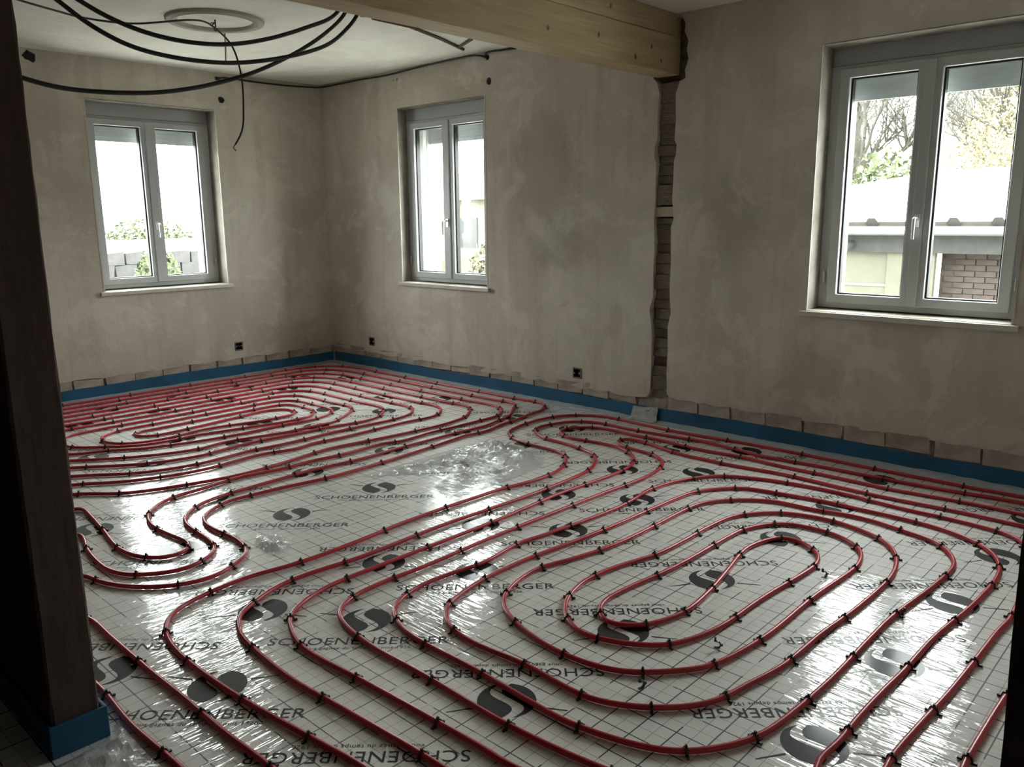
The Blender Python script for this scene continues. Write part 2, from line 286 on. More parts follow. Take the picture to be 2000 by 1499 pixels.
# ------------------------------------------------------------------ plan lines of the pipes, metres on the floor
RIGHT_PLAN = [(-4.000,-4.050),(-3.960,-4.150),(-3.934,-4.379),(-3.948,-4.661),(-3.939,-4.925),(-3.940,-5.600),(-3.940,-6.500),(-3.900,-6.750),(-3.700,-6.880),(-3.000,-6.900),(-1.200,-6.900),(-0.450,-6.890),(-0.220,-6.750),(-0.160,-6.500),(-0.156,-6.075),(-0.165,-5.852),(-0.166,-5.594),(-0.166,-5.473),(-0.155,-5.091),(-0.152,-4.780),(-0.157,-4.557),(-0.192,-4.120),(-0.176,-3.777),(-0.160,-3.538),(-0.218,-3.378),(-0.319,-3.273),(-0.501,-3.212),(-0.723,-3.220),(-0.894,-3.261),(-0.968,-3.325),(-1.025,-3.450),(-1.051,-3.583),(-1.052,-3.730),(-1.075,-3.871),(-1.187,-3.982),(-1.347,-4.058),(-1.542,-4.076),(-1.784,-4.039),(-1.965,-4.032),(-2.194,-4.025),(-2.453,-4.029),(-2.725,-4.053),(-2.976,-4.058),(-3.106,-4.045),(-3.220,-4.025),(-3.428,-4.045),(-3.553,-4.089),(-3.622,-4.166),(-3.651,-4.230),(-3.679,-4.380),(-3.676,-4.737),(-3.632,-5.161),(-3.619,-5.281),(-3.630,-5.700),(-3.630,-6.250),(-3.570,-6.480),(-3.380,-6.590),(-2.800,-6.610),(-1.200,-6.610),(-0.750,-6.600),(-0.530,-6.480),(-0.460,-6.300),(-0.429,-6.113),(-0.435,-5.805),(-0.462,-5.571),(-0.457,-5.264),(-0.457,-4.906),(-0.439,-4.704),(-0.463,-4.465),(-0.452,-4.271),(-0.434,-4.129),(-0.449,-3.942),(-0.434,-3.781),(-0.459,-3.630),(-0.587,-3.513),(-0.652,-3.510),(-0.710,-3.544),(-0.769,-3.651),(-0.757,-3.777),(-0.739,-3.915),(-0.747,-4.054),(-0.811,-4.174),(-0.886,-4.256),(-1.000,-4.308),(-1.168,-4.331),(-1.441,-4.321),(-1.665,-4.313),(-1.789,-4.318),(-2.126,-4.333),(-2.560,-4.331),(-2.768,-4.330),(-2.959,-4.328),(-3.079,-4.337),(-3.176,-4.364),(-3.265,-4.410),(-3.306,-4.451),(-3.335,-4.502),(-3.385,-4.647),(-3.375,-4.960),(-3.366,-5.173),(-3.356,-5.484),(-3.359,-5.565),(-3.330,-5.750),(-3.320,-6.000),(-3.240,-6.240),(-3.020,-6.330),(-2.702,-6.288),(-2.516,-6.293),(-2.265,-6.309),(-2.069,-6.316),(-1.725,-6.324),(-1.616,-6.332),(-0.793,-6.190),(-0.720,-5.929),(-0.720,-5.742),(-0.707,-5.531),(-0.693,-5.374),(-0.712,-5.130),(-0.756,-4.944),(-0.856,-4.770),(-1.040,-4.667),(-1.258,-4.624),(-1.541,-4.654),(-1.803,-4.649),(-2.148,-4.613),(-2.261,-4.595),(-2.520,-4.626),(-2.638,-4.606),(-2.818,-4.596),(-2.958,-4.632),(-3.022,-4.681),(-3.053,-4.732),(-3.091,-4.837),(-3.099,-5.188),(-3.112,-5.431),(-3.114,-5.571),(-3.066,-5.775),(-3.013,-5.868),(-2.937,-5.931),(-2.876,-5.966),(-2.785,-5.996),(-2.583,-6.016),(-2.391,-6.024),(-2.107,-6.022),(-1.878,-6.024),(-1.505,-6.056),(-1.259,-6.058),(-1.154,-6.015),(-1.062,-5.935),(-1.021,-5.810),(-0.983,-5.657),(-0.978,-5.529),(-1.016,-5.361),(-1.027,-5.202),(-1.086,-5.085),(-1.213,-4.969),(-1.310,-4.926),(-1.427,-4.917),(-1.711,-4.922),(-1.989,-4.918),(-2.215,-4.880),(-2.402,-4.829),(-2.535,-4.844),(-2.606,-4.865),(-2.677,-4.902),(-2.723,-4.943),(-2.776,-5.032),(-2.837,-5.255),(-2.827,-5.450),(-2.793,-5.534),(-2.755,-5.582),(-2.684,-5.648),(-2.593,-5.709),(-2.327,-5.755),(-1.906,-5.757),(-1.552,-5.774),(-1.463,-5.762),(-1.382,-5.735),(-1.317,-5.685),(-1.267,-5.600),(-1.249,-5.499),(-1.284,-5.346),(-1.365,-5.288),(-1.474,-5.246),(-1.648,-5.237),(-1.940,-5.235),(-2.099,-5.226),(-2.293,-5.202),(-2.451,-5.198),(-2.511,-5.220),(-2.549,-5.253),(-2.576,-5.302),(-2.552,-5.361),(-2.502,-5.412),(-2.423,-5.445),(-2.329,-5.464),(-2.152,-5.450),(-2.040,-5.431),(-1.864,-5.395),(-1.756,-5.371),(-1.647,-5.357),(-1.522,-5.379),(-1.436,-5.424),(-1.434,-5.478),(-1.471,-5.563),(-1.546,-5.623),(-1.634,-5.645),(-1.991,-5.623),(-2.096,-5.618),(-2.335,-5.613),(-2.481,-5.581),(-2.578,-5.534),(-2.635,-5.461),(-2.672,-5.384),(-2.695,-5.282),(-2.648,-5.184),(-2.579,-5.115),(-2.525,-5.084),(-2.372,-5.041),(-2.188,-5.054),(-1.971,-5.106),(-1.742,-5.115),(-1.541,-5.113),(-1.352,-5.132),(-1.259,-5.181),(-1.158,-5.279),(-1.108,-5.412),(-1.104,-5.535),(-1.142,-5.674),(-1.188,-5.755),(-1.269,-5.827),(-1.366,-5.871),(-1.529,-5.907),(-1.900,-5.908),(-2.159,-5.889),(-2.446,-5.880),(-2.605,-5.849),(-2.723,-5.827),(-2.816,-5.781),(-2.918,-5.674),(-2.981,-5.537),(-2.971,-5.272),(-2.986,-5.045),(-2.955,-4.897),(-2.910,-4.835),(-2.870,-4.797),(-2.768,-4.763),(-2.616,-4.736),(-2.388,-4.733),(-2.086,-4.763),(-1.787,-4.784),(-1.478,-4.791),(-1.170,-4.814),(-1.079,-4.857),(-0.948,-4.969),(-0.928,-5.022),(-0.891,-5.220),(-0.867,-5.366),(-0.862,-5.551),(-0.857,-5.710),(-0.879,-5.902),(-0.954,-6.069),(-1.037,-6.146),(-1.156,-6.196),(-1.273,-6.214),(-1.588,-6.208),(-1.936,-6.177),(-2.235,-6.171),(-2.349,-6.164),(-2.574,-6.158),(-2.699,-6.160),(-2.826,-6.151),(-2.850,-6.170),(-3.050,-6.100),(-3.170,-5.900),(-3.211,-5.731),(-3.237,-5.451),(-3.228,-5.103),(-3.227,-4.801),(-3.194,-4.609),(-3.161,-4.543),(-3.070,-4.483),(-2.912,-4.463),(-2.703,-4.471),(-2.341,-4.463),(-2.040,-4.465),(-1.857,-4.469),(-1.651,-4.473),(-1.382,-4.482),(-1.205,-4.492),(-1.010,-4.477),(-0.860,-4.431),(-0.784,-4.365),(-0.738,-4.282),(-0.718,-4.140),(-0.703,-4.053),(-0.671,-3.984),(-0.622,-3.949),(-0.553,-3.955),(-0.535,-4.013),(-0.543,-4.077),(-0.570,-4.197),(-0.620,-4.393),(-0.625,-4.600),(-0.624,-4.737),(-0.590,-5.031),(-0.606,-5.363),(-0.606,-5.619),(-0.588,-5.892),(-0.596,-6.148),(-0.600,-6.250),(-0.680,-6.400),(-0.900,-6.470),(-2.224,-6.435),(-2.512,-6.433),(-2.570,-6.433),(-3.000,-6.470),(-3.300,-6.420),(-3.460,-6.250),(-3.490,-6.000),(-3.481,-5.439),(-3.492,-5.206),(-3.506,-4.972),(-3.516,-4.790),(-3.485,-4.446),(-3.452,-4.355),(-3.414,-4.297),(-3.355,-4.257),(-3.223,-4.196),(-3.084,-4.178),(-2.814,-4.201),(-2.503,-4.192),(-2.311,-4.189),(-2.011,-4.204),(-1.672,-4.215),(-1.226,-4.181),(-1.074,-4.110),(-0.960,-4.003),(-0.894,-3.763),(-0.875,-3.547),(-0.806,-3.413),(-0.706,-3.344),(-0.587,-3.356),(-0.451,-3.403),(-0.359,-3.510),(-0.330,-3.631),(-0.341,-3.798),(-0.323,-4.048),(-0.291,-4.366),(-0.327,-4.646),(-0.347,-4.777),(-0.320,-5.106),(-0.310,-5.523),(-0.294,-5.766),(-0.257,-6.095),(-0.310,-6.400),(-0.370,-6.620),(-0.600,-6.750),(-1.200,-6.760),(-3.400,-6.750),(-3.650,-6.680),(-3.770,-6.500),(-3.790,-6.200),(-3.780,-5.101),(-3.788,-4.890),(-3.787,-4.650),(-3.790,-4.461),(-3.788,-4.109),(-3.787,-3.916),(-3.850,-3.720),(-4.000,-3.620)]
LEFT_PLAN = [(-4.000,-2.770),(-3.850,-2.770),(-3.700,-2.810),(-3.600,-2.920),(-3.509,-3.037),(-3.552,-3.251),(-3.574,-3.434),(-3.574,-3.540),(-3.539,-3.644),(-3.466,-3.712),(-3.381,-3.756),(-3.274,-3.739),(-3.182,-3.666),(-3.152,-3.590),(-3.141,-3.497),(-3.132,-3.341),(-3.113,-3.245),(-3.059,-3.154),(-3.012,-3.111),(-2.920,-3.060),(-2.790,-3.032),(-2.614,-3.021),(-2.457,-3.016),(-2.290,-3.011),(-1.913,-3.042),(-1.770,-3.035),(-1.566,-3.027),(-1.390,-3.030),(-1.120,-3.030),(-0.927,-3.048),(-0.719,-3.005),(-0.574,-2.965),(-0.447,-2.870),(-0.287,-2.750),(-0.287,-2.490),(-0.287,-2.230),(-0.287,-1.970),(-0.287,-1.710),(-0.287,-1.450),(-0.287,-1.190),(-0.287,-0.930),(-0.287,-0.670),(-0.317,-0.521),(-0.401,-0.394),(-0.528,-0.310),(-0.677,-0.280),(-1.080,-0.280),(-1.484,-0.280),(-1.887,-0.280),(-2.290,-0.280),(-2.693,-0.280),(-3.097,-0.280),(-3.500,-0.280),(-3.780,-0.360),(-3.850,-0.600),(-3.860,-1.300),(-3.850,-1.950),(-3.750,-2.250),(-3.550,-2.360),(-3.327,-2.424),(-3.120,-2.621),(-2.749,-2.750),(-2.554,-2.781),(-2.276,-2.761),(-1.948,-2.712),(-1.703,-2.744),(-1.390,-2.780),(-1.034,-2.796),(-0.840,-2.762),(-0.700,-2.675),(-0.581,-2.550),(-0.581,-2.273),(-0.581,-1.997),(-0.581,-1.720),(-0.581,-1.443),(-0.581,-1.167),(-0.581,-0.890),(-0.606,-0.764),(-0.678,-0.657),(-0.785,-0.585),(-0.911,-0.560),(-1.379,-0.560),(-1.847,-0.560),(-2.314,-0.560),(-2.782,-0.560),(-3.250,-0.560),(-3.500,-0.640),(-3.570,-0.850),(-3.580,-1.300),(-3.570,-1.700),(-3.460,-1.980),(-3.213,-2.096),(-2.921,-2.321),(-2.637,-2.405),(-2.276,-2.387),(-2.092,-2.406),(-1.873,-2.409),(-1.735,-2.402),(-1.536,-2.407),(-1.241,-2.423),(-1.060,-2.401),(-0.959,-2.349),(-0.875,-2.220),(-0.875,-1.943),(-0.875,-1.665),(-0.875,-1.388),(-0.875,-1.110),(-0.896,-1.007),(-0.954,-0.919),(-1.042,-0.861),(-1.145,-0.840),(-1.609,-0.840),(-2.072,-0.840),(-2.536,-0.840),(-3.000,-0.840),(-3.200,-0.920),(-3.270,-1.100),(-3.280,-1.350),(-3.250,-1.620),(-3.100,-1.772),(-2.800,-1.987),(-2.496,-2.101),(-2.286,-2.083),(-1.880,-2.165),(-1.750,-2.161),(-1.560,-2.165),(-1.378,-2.080),(-1.169,-1.900),(-1.169,-1.615),(-1.169,-1.330),(-1.185,-1.250),(-1.231,-1.182),(-1.299,-1.136),(-1.379,-1.120),(-1.836,-1.120),(-2.293,-1.120),(-2.750,-1.120),(-2.930,-1.160),(-3.000,-1.260),(-2.991,-1.458),(-2.837,-1.622),(-2.742,-1.705),(-2.644,-1.754),(-2.450,-1.782),(-2.343,-1.775),(-2.045,-1.841),(-1.748,-1.903),(-1.545,-1.898),(-1.490,-1.860),(-1.430,-1.780),(-1.405,-1.720),(-1.405,-1.520),(-1.414,-1.474),(-1.440,-1.435),(-1.479,-1.409),(-1.525,-1.400),(-1.988,-1.400),(-2.450,-1.400),(-2.540,-1.395),(-2.600,-1.450),(-2.585,-1.530),(-2.510,-1.575),(-2.390,-1.575),(-2.100,-1.550),(-1.850,-1.515),(-1.720,-1.500),(-1.590,-1.520),(-1.515,-1.600),(-1.530,-1.690),(-1.600,-1.750),(-1.690,-1.760),(-1.850,-1.755),(-2.050,-1.700),(-2.250,-1.670),(-2.440,-1.700),(-2.560,-1.700),(-2.670,-1.670),(-2.755,-1.605),(-2.800,-1.500),(-2.790,-1.400),(-2.720,-1.300),(-2.600,-1.255),(-2.400,-1.260),(-1.940,-1.260),(-1.480,-1.260),(-1.411,-1.274),(-1.353,-1.313),(-1.314,-1.371),(-1.300,-1.440),(-1.300,-1.780),(-1.310,-1.850),(-1.370,-1.920),(-1.589,-1.997),(-1.815,-1.979),(-2.162,-1.969),(-2.416,-1.924),(-2.715,-1.824),(-2.864,-1.714),(-3.051,-1.630),(-3.120,-1.500),(-3.130,-1.300),(-3.100,-1.120),(-2.950,-0.980),(-2.528,-0.980),(-2.106,-0.980),(-1.684,-0.980),(-1.262,-0.980),(-1.170,-0.998),(-1.092,-1.050),(-1.040,-1.128),(-1.022,-1.220),(-1.022,-1.503),(-1.022,-1.787),(-1.022,-2.070),(-1.173,-2.247),(-1.324,-2.304),(-1.539,-2.288),(-1.638,-2.262),(-1.902,-2.250),(-2.238,-2.220),(-2.570,-2.250),(-2.843,-2.159),(-3.153,-1.925),(-3.400,-1.750),(-3.430,-1.400),(-3.420,-1.000),(-3.350,-0.780),(-3.150,-0.700),(-2.726,-0.700),(-2.301,-0.700),(-1.877,-0.700),(-1.452,-0.700),(-1.028,-0.700),(-0.913,-0.723),(-0.816,-0.788),(-0.751,-0.885),(-0.728,-1.000),(-0.728,-1.276),(-0.728,-1.552),(-0.728,-1.828),(-0.728,-2.104),(-0.728,-2.380),(-0.864,-2.534),(-0.975,-2.570),(-1.209,-2.549),(-1.561,-2.553),(-1.736,-2.556),(-1.944,-2.534),(-2.080,-2.561),(-2.281,-2.508),(-2.699,-2.531),(-3.038,-2.422),(-3.269,-2.258),(-3.600,-2.150),(-3.710,-1.900),(-3.720,-1.400),(-3.720,-0.750),(-3.650,-0.500),(-3.450,-0.420),(-3.007,-0.420),(-2.565,-0.420),(-2.122,-0.420),(-1.679,-0.420),(-1.237,-0.420),(-0.794,-0.420),(-0.656,-0.447),(-0.539,-0.525),(-0.461,-0.642),(-0.434,-0.780),(-0.434,-1.054),(-0.434,-1.329),(-0.434,-1.603),(-0.434,-1.877),(-0.434,-2.151),(-0.434,-2.426),(-0.434,-2.700),(-0.527,-2.839),(-0.654,-2.910),(-0.856,-2.913),(-1.059,-2.906),(-1.272,-2.896),(-1.560,-2.909),(-1.638,-2.873),(-1.975,-2.883),(-2.153,-2.854),(-2.360,-2.859),(-2.616,-2.821),(-2.862,-2.853),(-2.973,-2.861),(-3.089,-2.914),(-3.171,-2.996),(-3.215,-3.080),(-3.240,-3.199),(-3.235,-3.346),(-3.220,-3.488),(-3.230,-3.537),(-3.280,-3.590),(-3.363,-3.586),(-3.428,-3.504),(-3.455,-3.360),(-3.413,-3.053),(-3.385,-2.837),(-3.378,-2.675),(-3.470,-2.650),(-3.580,-2.590),(-3.800,-2.570),(-4.000,-2.570)]
EDGE_PLAN = [(-4.000,-3.420),(-3.850,-3.420),(-3.663,-3.513),(-3.644,-3.611),(-3.595,-3.734),(-3.497,-3.851),(-3.400,-3.905),(-3.298,-3.914),(-3.187,-3.861),(-3.104,-3.796),(-3.067,-3.686),(-3.060,-3.598),(-3.068,-3.412),(-3.052,-3.315),(-3.008,-3.232),(-2.938,-3.184),(-2.835,-3.133),(-2.739,-3.138),(-2.541,-3.154),(-2.275,-3.196),(-1.964,-3.192),(-1.608,-3.169),(-1.332,-3.142),(-1.158,-3.126),(-1.009,-3.149),(-0.787,-3.102),(-0.650,-3.094),(-0.454,-3.050),(-0.289,-3.029),(-0.140,-2.900),(-0.140,-2.640),(-0.140,-2.380),(-0.140,-2.120),(-0.140,-1.860),(-0.140,-1.600),(-0.140,-1.340),(-0.140,-1.080),(-0.140,-0.820),(-0.140,-0.560),(-0.172,-0.399),(-0.263,-0.263),(-0.399,-0.172),(-0.560,-0.140),(-0.978,-0.140),(-1.395,-0.140),(-1.812,-0.140),(-2.230,-0.140),(-2.647,-0.140),(-3.065,-0.140),(-3.482,-0.140),(-3.900,-0.140)]
# ================================================================== THE SETTING
HC = 2.64
def to_back(s, d, z): return (s, d, z)              # back wall: s = world x, depth outwards = +y
def to_right(s, d, z): return (d, -s, z)            # right wall: s = -world y, depth outwards = +x
def jag(a0, a1, z, amp=.005, step=.07):
    n = int(abs(a1 - a0) / step); return [(a0 + (a1 - a0) * i / n + (random.uniform(-.03, .03) if 0 < i < n else 0), z + random.uniform(-amp, amp)) for i in range(n + 1)]
OPZ0, OPZ1 = .845, 2.33
W_BACK, W_MID, W_RIGHT = -1.612, 1.66, 5.376        # window centres along the wall
BACK_SOCK, MID_SOCK, RIGHT_SOCK = -1.026, .632, 3.121
# back wall
bottom = jag(-6.5, -.02, .158, .010)
outl = bottom + [(0.0, .165), (0.0, HC), (-6.5, HC)]
wall_back = plate('wall_back', M['plaster'], outl, [rect(W_BACK - .54, W_BACK + .54, OPZ0, OPZ1), circ(-1.014, 2.418, .028), rect(BACK_SOCK - .034, BACK_SOCK + .034, .236, .304), circ(-2.49, 2.585, .042, 10, .3)], to_back, 0, .24)
tag(wall_back, 'grey brown plastered back wall with small window', kind='structure')
plate('wall_core', M['render'], rect(-6.5, .42, -.3, HC), [rect(W_BACK - .48, W_BACK + .48, .86, 2.30)], to_back, .24, .42, wall_back)
MB().box(-6.5, .05, .018, .24, -.1, .21).build('base_mortar', M['masonry'], wall_back)
# right wall, with the ragged beam pocket and the chase running down from it
chase = [(3.733, 2.275), (3.733, 2.62), (3.93, 2.625), (3.962, 2.58), (3.955, 2.53), (3.985, 2.47), (3.975, 2.42), (3.99, 2.36), (3.965, 2.30), (3.975, 2.25), (3.93, 2.235), (3.915, 2.19), (3.905, 2.17), (3.91, 2.0), (3.905, 1.88), (3.922, 1.845), (3.918, 1.79), (3.905, 1.75), (3.905, 1.62), (3.90, 1.50), (3.91, 1.455), (3.915, 1.38), (3.897, 1.33), (3.90, 1.207), (3.905, 1.1), (3.90, .95), (3.905, .85), (3.915, .76), (3.90, .70), (3.894, .66), (3.90, .5), (3.895, .35), (3.903, .2), (3.765, .2), (3.771, .4), (3.764, .651), (3.755, .72), (3.744, .775), (3.762, .83), (3.771, .87), (3.768, 1.0), (3.772, 1.2), (3.762, 1.38), (3.772, 1.474), (3.768, 1.6), (3.771, 1.74), (3.752, 1.79), (3.757, 1.85), (3.775, 1.89), (3.772, 2.05), (3.782, 2.18), (3.765, 2.24)]
bottom = jag(.02, 3.74, .15, .011) ; bottom2 = jag(3.93, 7.1, .18, .009)
chase_low = [(3.765, .2), (3.903, .2)]
# chase opens into the bottom edge: outline goes up around it
left_edge = chase[chase.index((3.765, .2)):] + [chase[0]]; right_edge = chase[1:chase.index((3.903, .2)) + 1]
outl = [(0.0, .165)] + bottom + left_edge + right_edge + bottom2 + [(7.1, HC), (0.0, HC)]
wall_right = plate('wall_right', M['plaster'], outl, [rect(W_MID - .54, W_MID + .53, OPZ0, OPZ1), rect(W_RIGHT - .54, W_RIGHT + .54, OPZ0, OPZ1), circ(2.241, 2.428, .028), circ(2.227, 2.60, .02, 10), circ(1.14, 2.566, .012, 8), circ(1.09, 2.562, .008, 8), rect(MID_SOCK - .034, MID_SOCK + .034, .222, .290), rect(RIGHT_SOCK - .034, RIGHT_SOCK + .034, .22, .288)], to_right, 0, .24)
tag(wall_right, 'long grey brown plastered wall with two windows and a vertical chase', kind='structure')
plate('wall_core', M['render'], rect(-.42, 7.1, -.3, HC), [rect(W_MID - .48, W_MID + .48, .86, 2.30), rect(W_RIGHT - .48, W_RIGHT + .48, .86, 2.30)], to_right, .24, .42, wall_right)
MB().box(.018, .24, -7.1, .0, -.1, .225).build('base_mortar', M['masonry'], wall_right)
MB().box(.075, .238, -4.02, -3.72, .2, 2.63).build('chase_mortar', M['chase_rubble'], wall_right)
# the exposed lowest brick course, brick by brick
brick_me = []
for k in range(4):
    mb = MB(); mb.box(-.113, .113, -.02, .02, -.045, .045, .006); brick_me.append(mb.mesh('brick'))
    brick_me[-1].materials.append((M['brick'], M['brick_pale'])[k % 2])
def place_brick(parent, x, y, z, rz, k, sc=(1, 1, 1)):
    o = bpy.data.objects.new('brick', brick_me[k % 4]); o.location = (x, y, z); o.rotation_euler = (random.uniform(-.02, .02), random.uniform(-.02, .02), rz); o.scale = sc; link(o, parent)
a = .16
while a < 6.95:
    if not 3.62 < a < 4.0: place_brick(wall_right, .023 + random.uniform(-.003, .003), -a, .142 + random.uniform(-.006, .006), math.pi / 2, random.randrange(4))
    a += random.uniform(.236, .25)
a = .14
while a < 4.0:
    place_brick(wall_back, -a, .024 + random.uniform(-.003, .003), .118 + random.uniform(-.008, .006), 0, random.randrange(4), (1, 1, .9)); a += random.uniform(.236, .25)
# masonry showing in the chase, stone by stone
zz = .16
rub = MB().box(-.07, .07, -.03, .03, -.5, .5, .012); rub_me = [MB().box(-.066, .066, -.03, .03, -.5, .5, .010).mesh('brick') for _ in range(4)]
for k, me in enumerate(rub_me): me.materials.append(M['chase_rubble'])
k = 0
while zz < 2.2:
    h = random.choice([.06, .065, .07, .10, .13])
    if zz < 1.38 < zz + h or 1.38 < zz < 1.47: h = max(.03, 1.385 - zz) if zz < 1.38 else .09
    me = rub_me[random.randrange(4)]
    if 1.375 <= zz < 1.45: zz = 1.47; continue
    o = bpy.data.objects.new('brick', me); o.location = (.066 + random.uniform(-.020, .012), -3.836 + random.uniform(-.006, .006), zz + h / 2); o.rotation_euler = (0, 0, math.pi / 2 + random.uniform(-.06, .06)); o.scale = (1, 1, h - .003); link(o, wall_right)
    zz += h
MB().box(.012, .08, -3.903, -3.770, 1.395, 1.458, .002).build('wood_block', M['pale_wood'], wall_right)
# remaining walls, ceiling and floors
tag(MB().box(-4.135, 0.42, -7.4, -7.1, -.1, HC).build('wall_front', M['plaster']), 'plain plastered wall behind the viewer', kind='structure')
wl = tag(MB().box(-4.133, -4.017, -4.52, -.002, -.1, HC).build('wall_left', M['post']), 'dark boarded partition running back behind the post', kind='structure')
tag(MB().box(-4.133, -4.017, -8.5, -6.93, -.1, HC).build('wall_partition', M['post']), 'dark partition beside the doorway', kind='structure')
tag(MB().box(-4.133, -4.017, -6.93, -4.52, 2.28, HC).build('trim_light_stop', M['post']), 'dark header added out of view above the wide opening to limit light', kind='structure')  # unseen header, added to hold back light through the opening
tag(MB().box(-6.8, -6.5, -8.8, .24, -.1, HC).build('wall_hall_left', M['dark_plaster']), 'dark wall of the hall', kind='structure')
tag(MB().box(-6.8, -4.133, -8.8, -8.5, -.1, HC).build('wall_hall_front', M['dark_plaster']), 'dark end wall of the hall', kind='structure')
ceiling = tag(MB().box(-6.8, .42, -8.8, .42, HC, HC + .2).build('ceiling', M['ceiling']), 'stained off white plaster ceiling', kind='structure')
# stucco ring around the old lamp point
V = []; F = []; ns = 48; prof = [(.300, 0), (.298, .016), (.285, .022), (.268, .014), (.258, .024), (.243, .022), (.232, .010), (.228, 0)]
for i in range(ns):
    t = 2 * math.pi * i / ns
    for r_, h in prof: V.append((-1.956 + r_ * math.cos(t), -1.746 + r_ * math.sin(t), HC + .001 - h))
npf = len(prof)
for i in range(ns):
    for j in range(npf - 1): F.append((i * npf + j, ((i + 1) % ns) * npf + j, ((i + 1) % ns) * npf + j + 1, i * npf + j + 1))
mb = MB(); mb.add(V, F); mb.build('stucco_ring', plaster('ring_plaster', (.42, .40, .35), (.34, .32, .27), (.48, .46, .40), (.4, .37, .3)), ceiling, True)
# floor: foil-faced boards
nx, ny = 86, 146; xs = np.linspace(-4.30, 0.0, nx); ys = np.linspace(-7.1, 0.0, ny)
X, Y = np.meshgrid(xs, ys); V = np.stack([X.ravel(), Y.ravel(), np.zeros(X.size)], 1)
idx = np.arange(nx * ny).reshape(ny, nx); F = np.stack([idx[:-1, :-1].ravel(), idx[:-1, 1:].ravel(), idx[1:, 1:].ravel(), idx[1:, :-1].ravel()], 1)
me = bpy.data.meshes.new('floor'); me.from_pydata(V.tolist(), [], F.tolist())
def blobs(L): return sum(a * np.exp(-(((X - x) / rx) ** 2 + ((Y - y) / ry) ** 2)) for x, y, rx, ry, a in L)
fy = blobs([(-2.15, -6.2, .55, .45, 1.0), (-2.65, -6.3, .4, .4, .9), (-2.2, -5.85, .4, .25, .35), (-2.45, -4.45, .55, .22, .8), (-2.04, -4.22, .4, .22, .7), (-2.85, -4.6, .3, .3, .7), (-2.9, -4.95, .2, .25, .5), (-1.35, -3.65, .5, .4, .6), (-1.9, -3.6, .4, .3, .3)])
fx = blobs([(-3.2, -3.3, .42, .55, .9), (-3.0, -2.7, .5, .3, .7), (-3.45, -4.2, .3, .35, 1.0), (-3.65, -4.1, .35, .4, .8), (-3.6, -4.65, .3, .45, .9), (-3.85, -4.85, .25, .4, .9), (-1.0, -3.3, .4, .3, .5), (-3.1, -3.85, .25, .25, .7)])
for nm, a in (('fold_y', fy), ('fold_x', fx)):
    at = me.attributes.new(nm, 'FLOAT', 'POINT'); at.data.foreach_set('value', np.clip(a.ravel(), 0, 1.2).astype(np.float32))
me.materials.append(M['foil']); floor = tag(link(bpy.data.objects.new('floor', me)), 'grey foil faced insulation floor printed with grid, logos and lettering', kind='structure')
tag(MB().box(-6.5, -4.30, -8.5, .0, -.1, 0).build('floor_hall', M['dark_plaster']), 'dark bare floor of the hall', kind='structure')
MB().box(-4.30, .0, -7.1, .0, -.1, -.004).build('board_edge', M['masonry'], floor)

# ------------------------------------------------------------------ windows
def window(name, label, loc, rz, dr, handle_dx):
    """local x along the wall, y outwards, z up; origin on the inner wall face at the opening centre"""
    t = empty(name, loc, rz); tag(t, label, kind='structure')
    y0, y1 = dr, dr + .07
    MB().ring(-.538, .538, .852, 2.225, .068, .05, .04, y0, y1).build('frame', M['white_frame'], t, bevel=.004)
    MB().box(-.538, .538, y0 + .012, y1, 2.227, 2.329).build('shutter_cassette', M['white_frame'], t, bevel=.003)
    for s in (-1, 1):
        xa, xb = (-.483, -.004) if s < 0 else (.004, .483)
        sash = MB().ring(xa, xb, .885, 2.205, .058, .05, .05, y0 - .018, y0 + .045).build('sash', M['white_frame'], t, bevel=.005)
        ga, gb = xa + .058, xb - .058
        MB().ring(ga - .001, gb + .001, .934, 2.156, .011, .009, .011, y0 + .008, y0 + .044).build('gasket', M['gasket'], sash)
        MB().box(ga, gb, y0 + .030, y0 + .036, .935, 2.155).build('pane', M['glass'], sash)
    MB().box(-.028, .028, y0 - .030, y0 - .017, .89, 2.20).build('astragal', M['white_frame'], t, bevel=.004)
    h = MB().box(-.014, .014, y0 - .040, y0 - .030, 1.325, 1.395); h.tube([(0, y0 - .036, 1.375), (0, y0 - .078, 1.375), (0, y0 - .086, 1.37), (0, y0 - .088, 1.355), (0, y0 - .086, 1.262)], [.008, .008, .009, .009, .0075], 8)
    ho = h.build('handle', M['handle'], t, bevel=.002)
    for sx in (-.45, .45): MB().tube([(sx * 1.12, y0 - .02, 1.0), (sx * 1.12, y0 - .02, 1.07)], .008, 6).build('hinge', M['white_frame'], t)
    s_ = MB().box(-.57, .57, -.028, y0 + .01, .812, .842); s_.build('sill_board', M['sill'], t, bevel=.004)
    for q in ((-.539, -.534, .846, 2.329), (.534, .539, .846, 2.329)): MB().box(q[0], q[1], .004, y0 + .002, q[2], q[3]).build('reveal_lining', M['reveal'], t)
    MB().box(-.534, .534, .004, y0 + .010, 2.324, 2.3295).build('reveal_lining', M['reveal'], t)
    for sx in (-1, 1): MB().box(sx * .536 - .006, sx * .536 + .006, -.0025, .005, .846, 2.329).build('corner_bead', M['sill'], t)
    MB().box(-.49, .49, y1 - .002, .47, .835, .858).build('outer_sill', M['gutter'], t)
    sh = MB().box(-.478, .478, .30, .312, 2.042, 2.075).build('shutter_bar', M['shutter'], t)
    for k in range(4): MB().box(-.478, .478, .300, .311, 2.076 + .052 * k, 2.1275 + .052 * k).build('shutter_slat', M['shutter'], sh)
    for sx in (-1, 1): MB().box(sx * .478 - .014, sx * .478 + .014, .28, .33, .86, 2.29).build('shutter_guide', M['white_frame'], t)
    return t
window('window_1', 'white double casement window in the back wall at left', (W_BACK, 0, 0), 0, .165, 0)
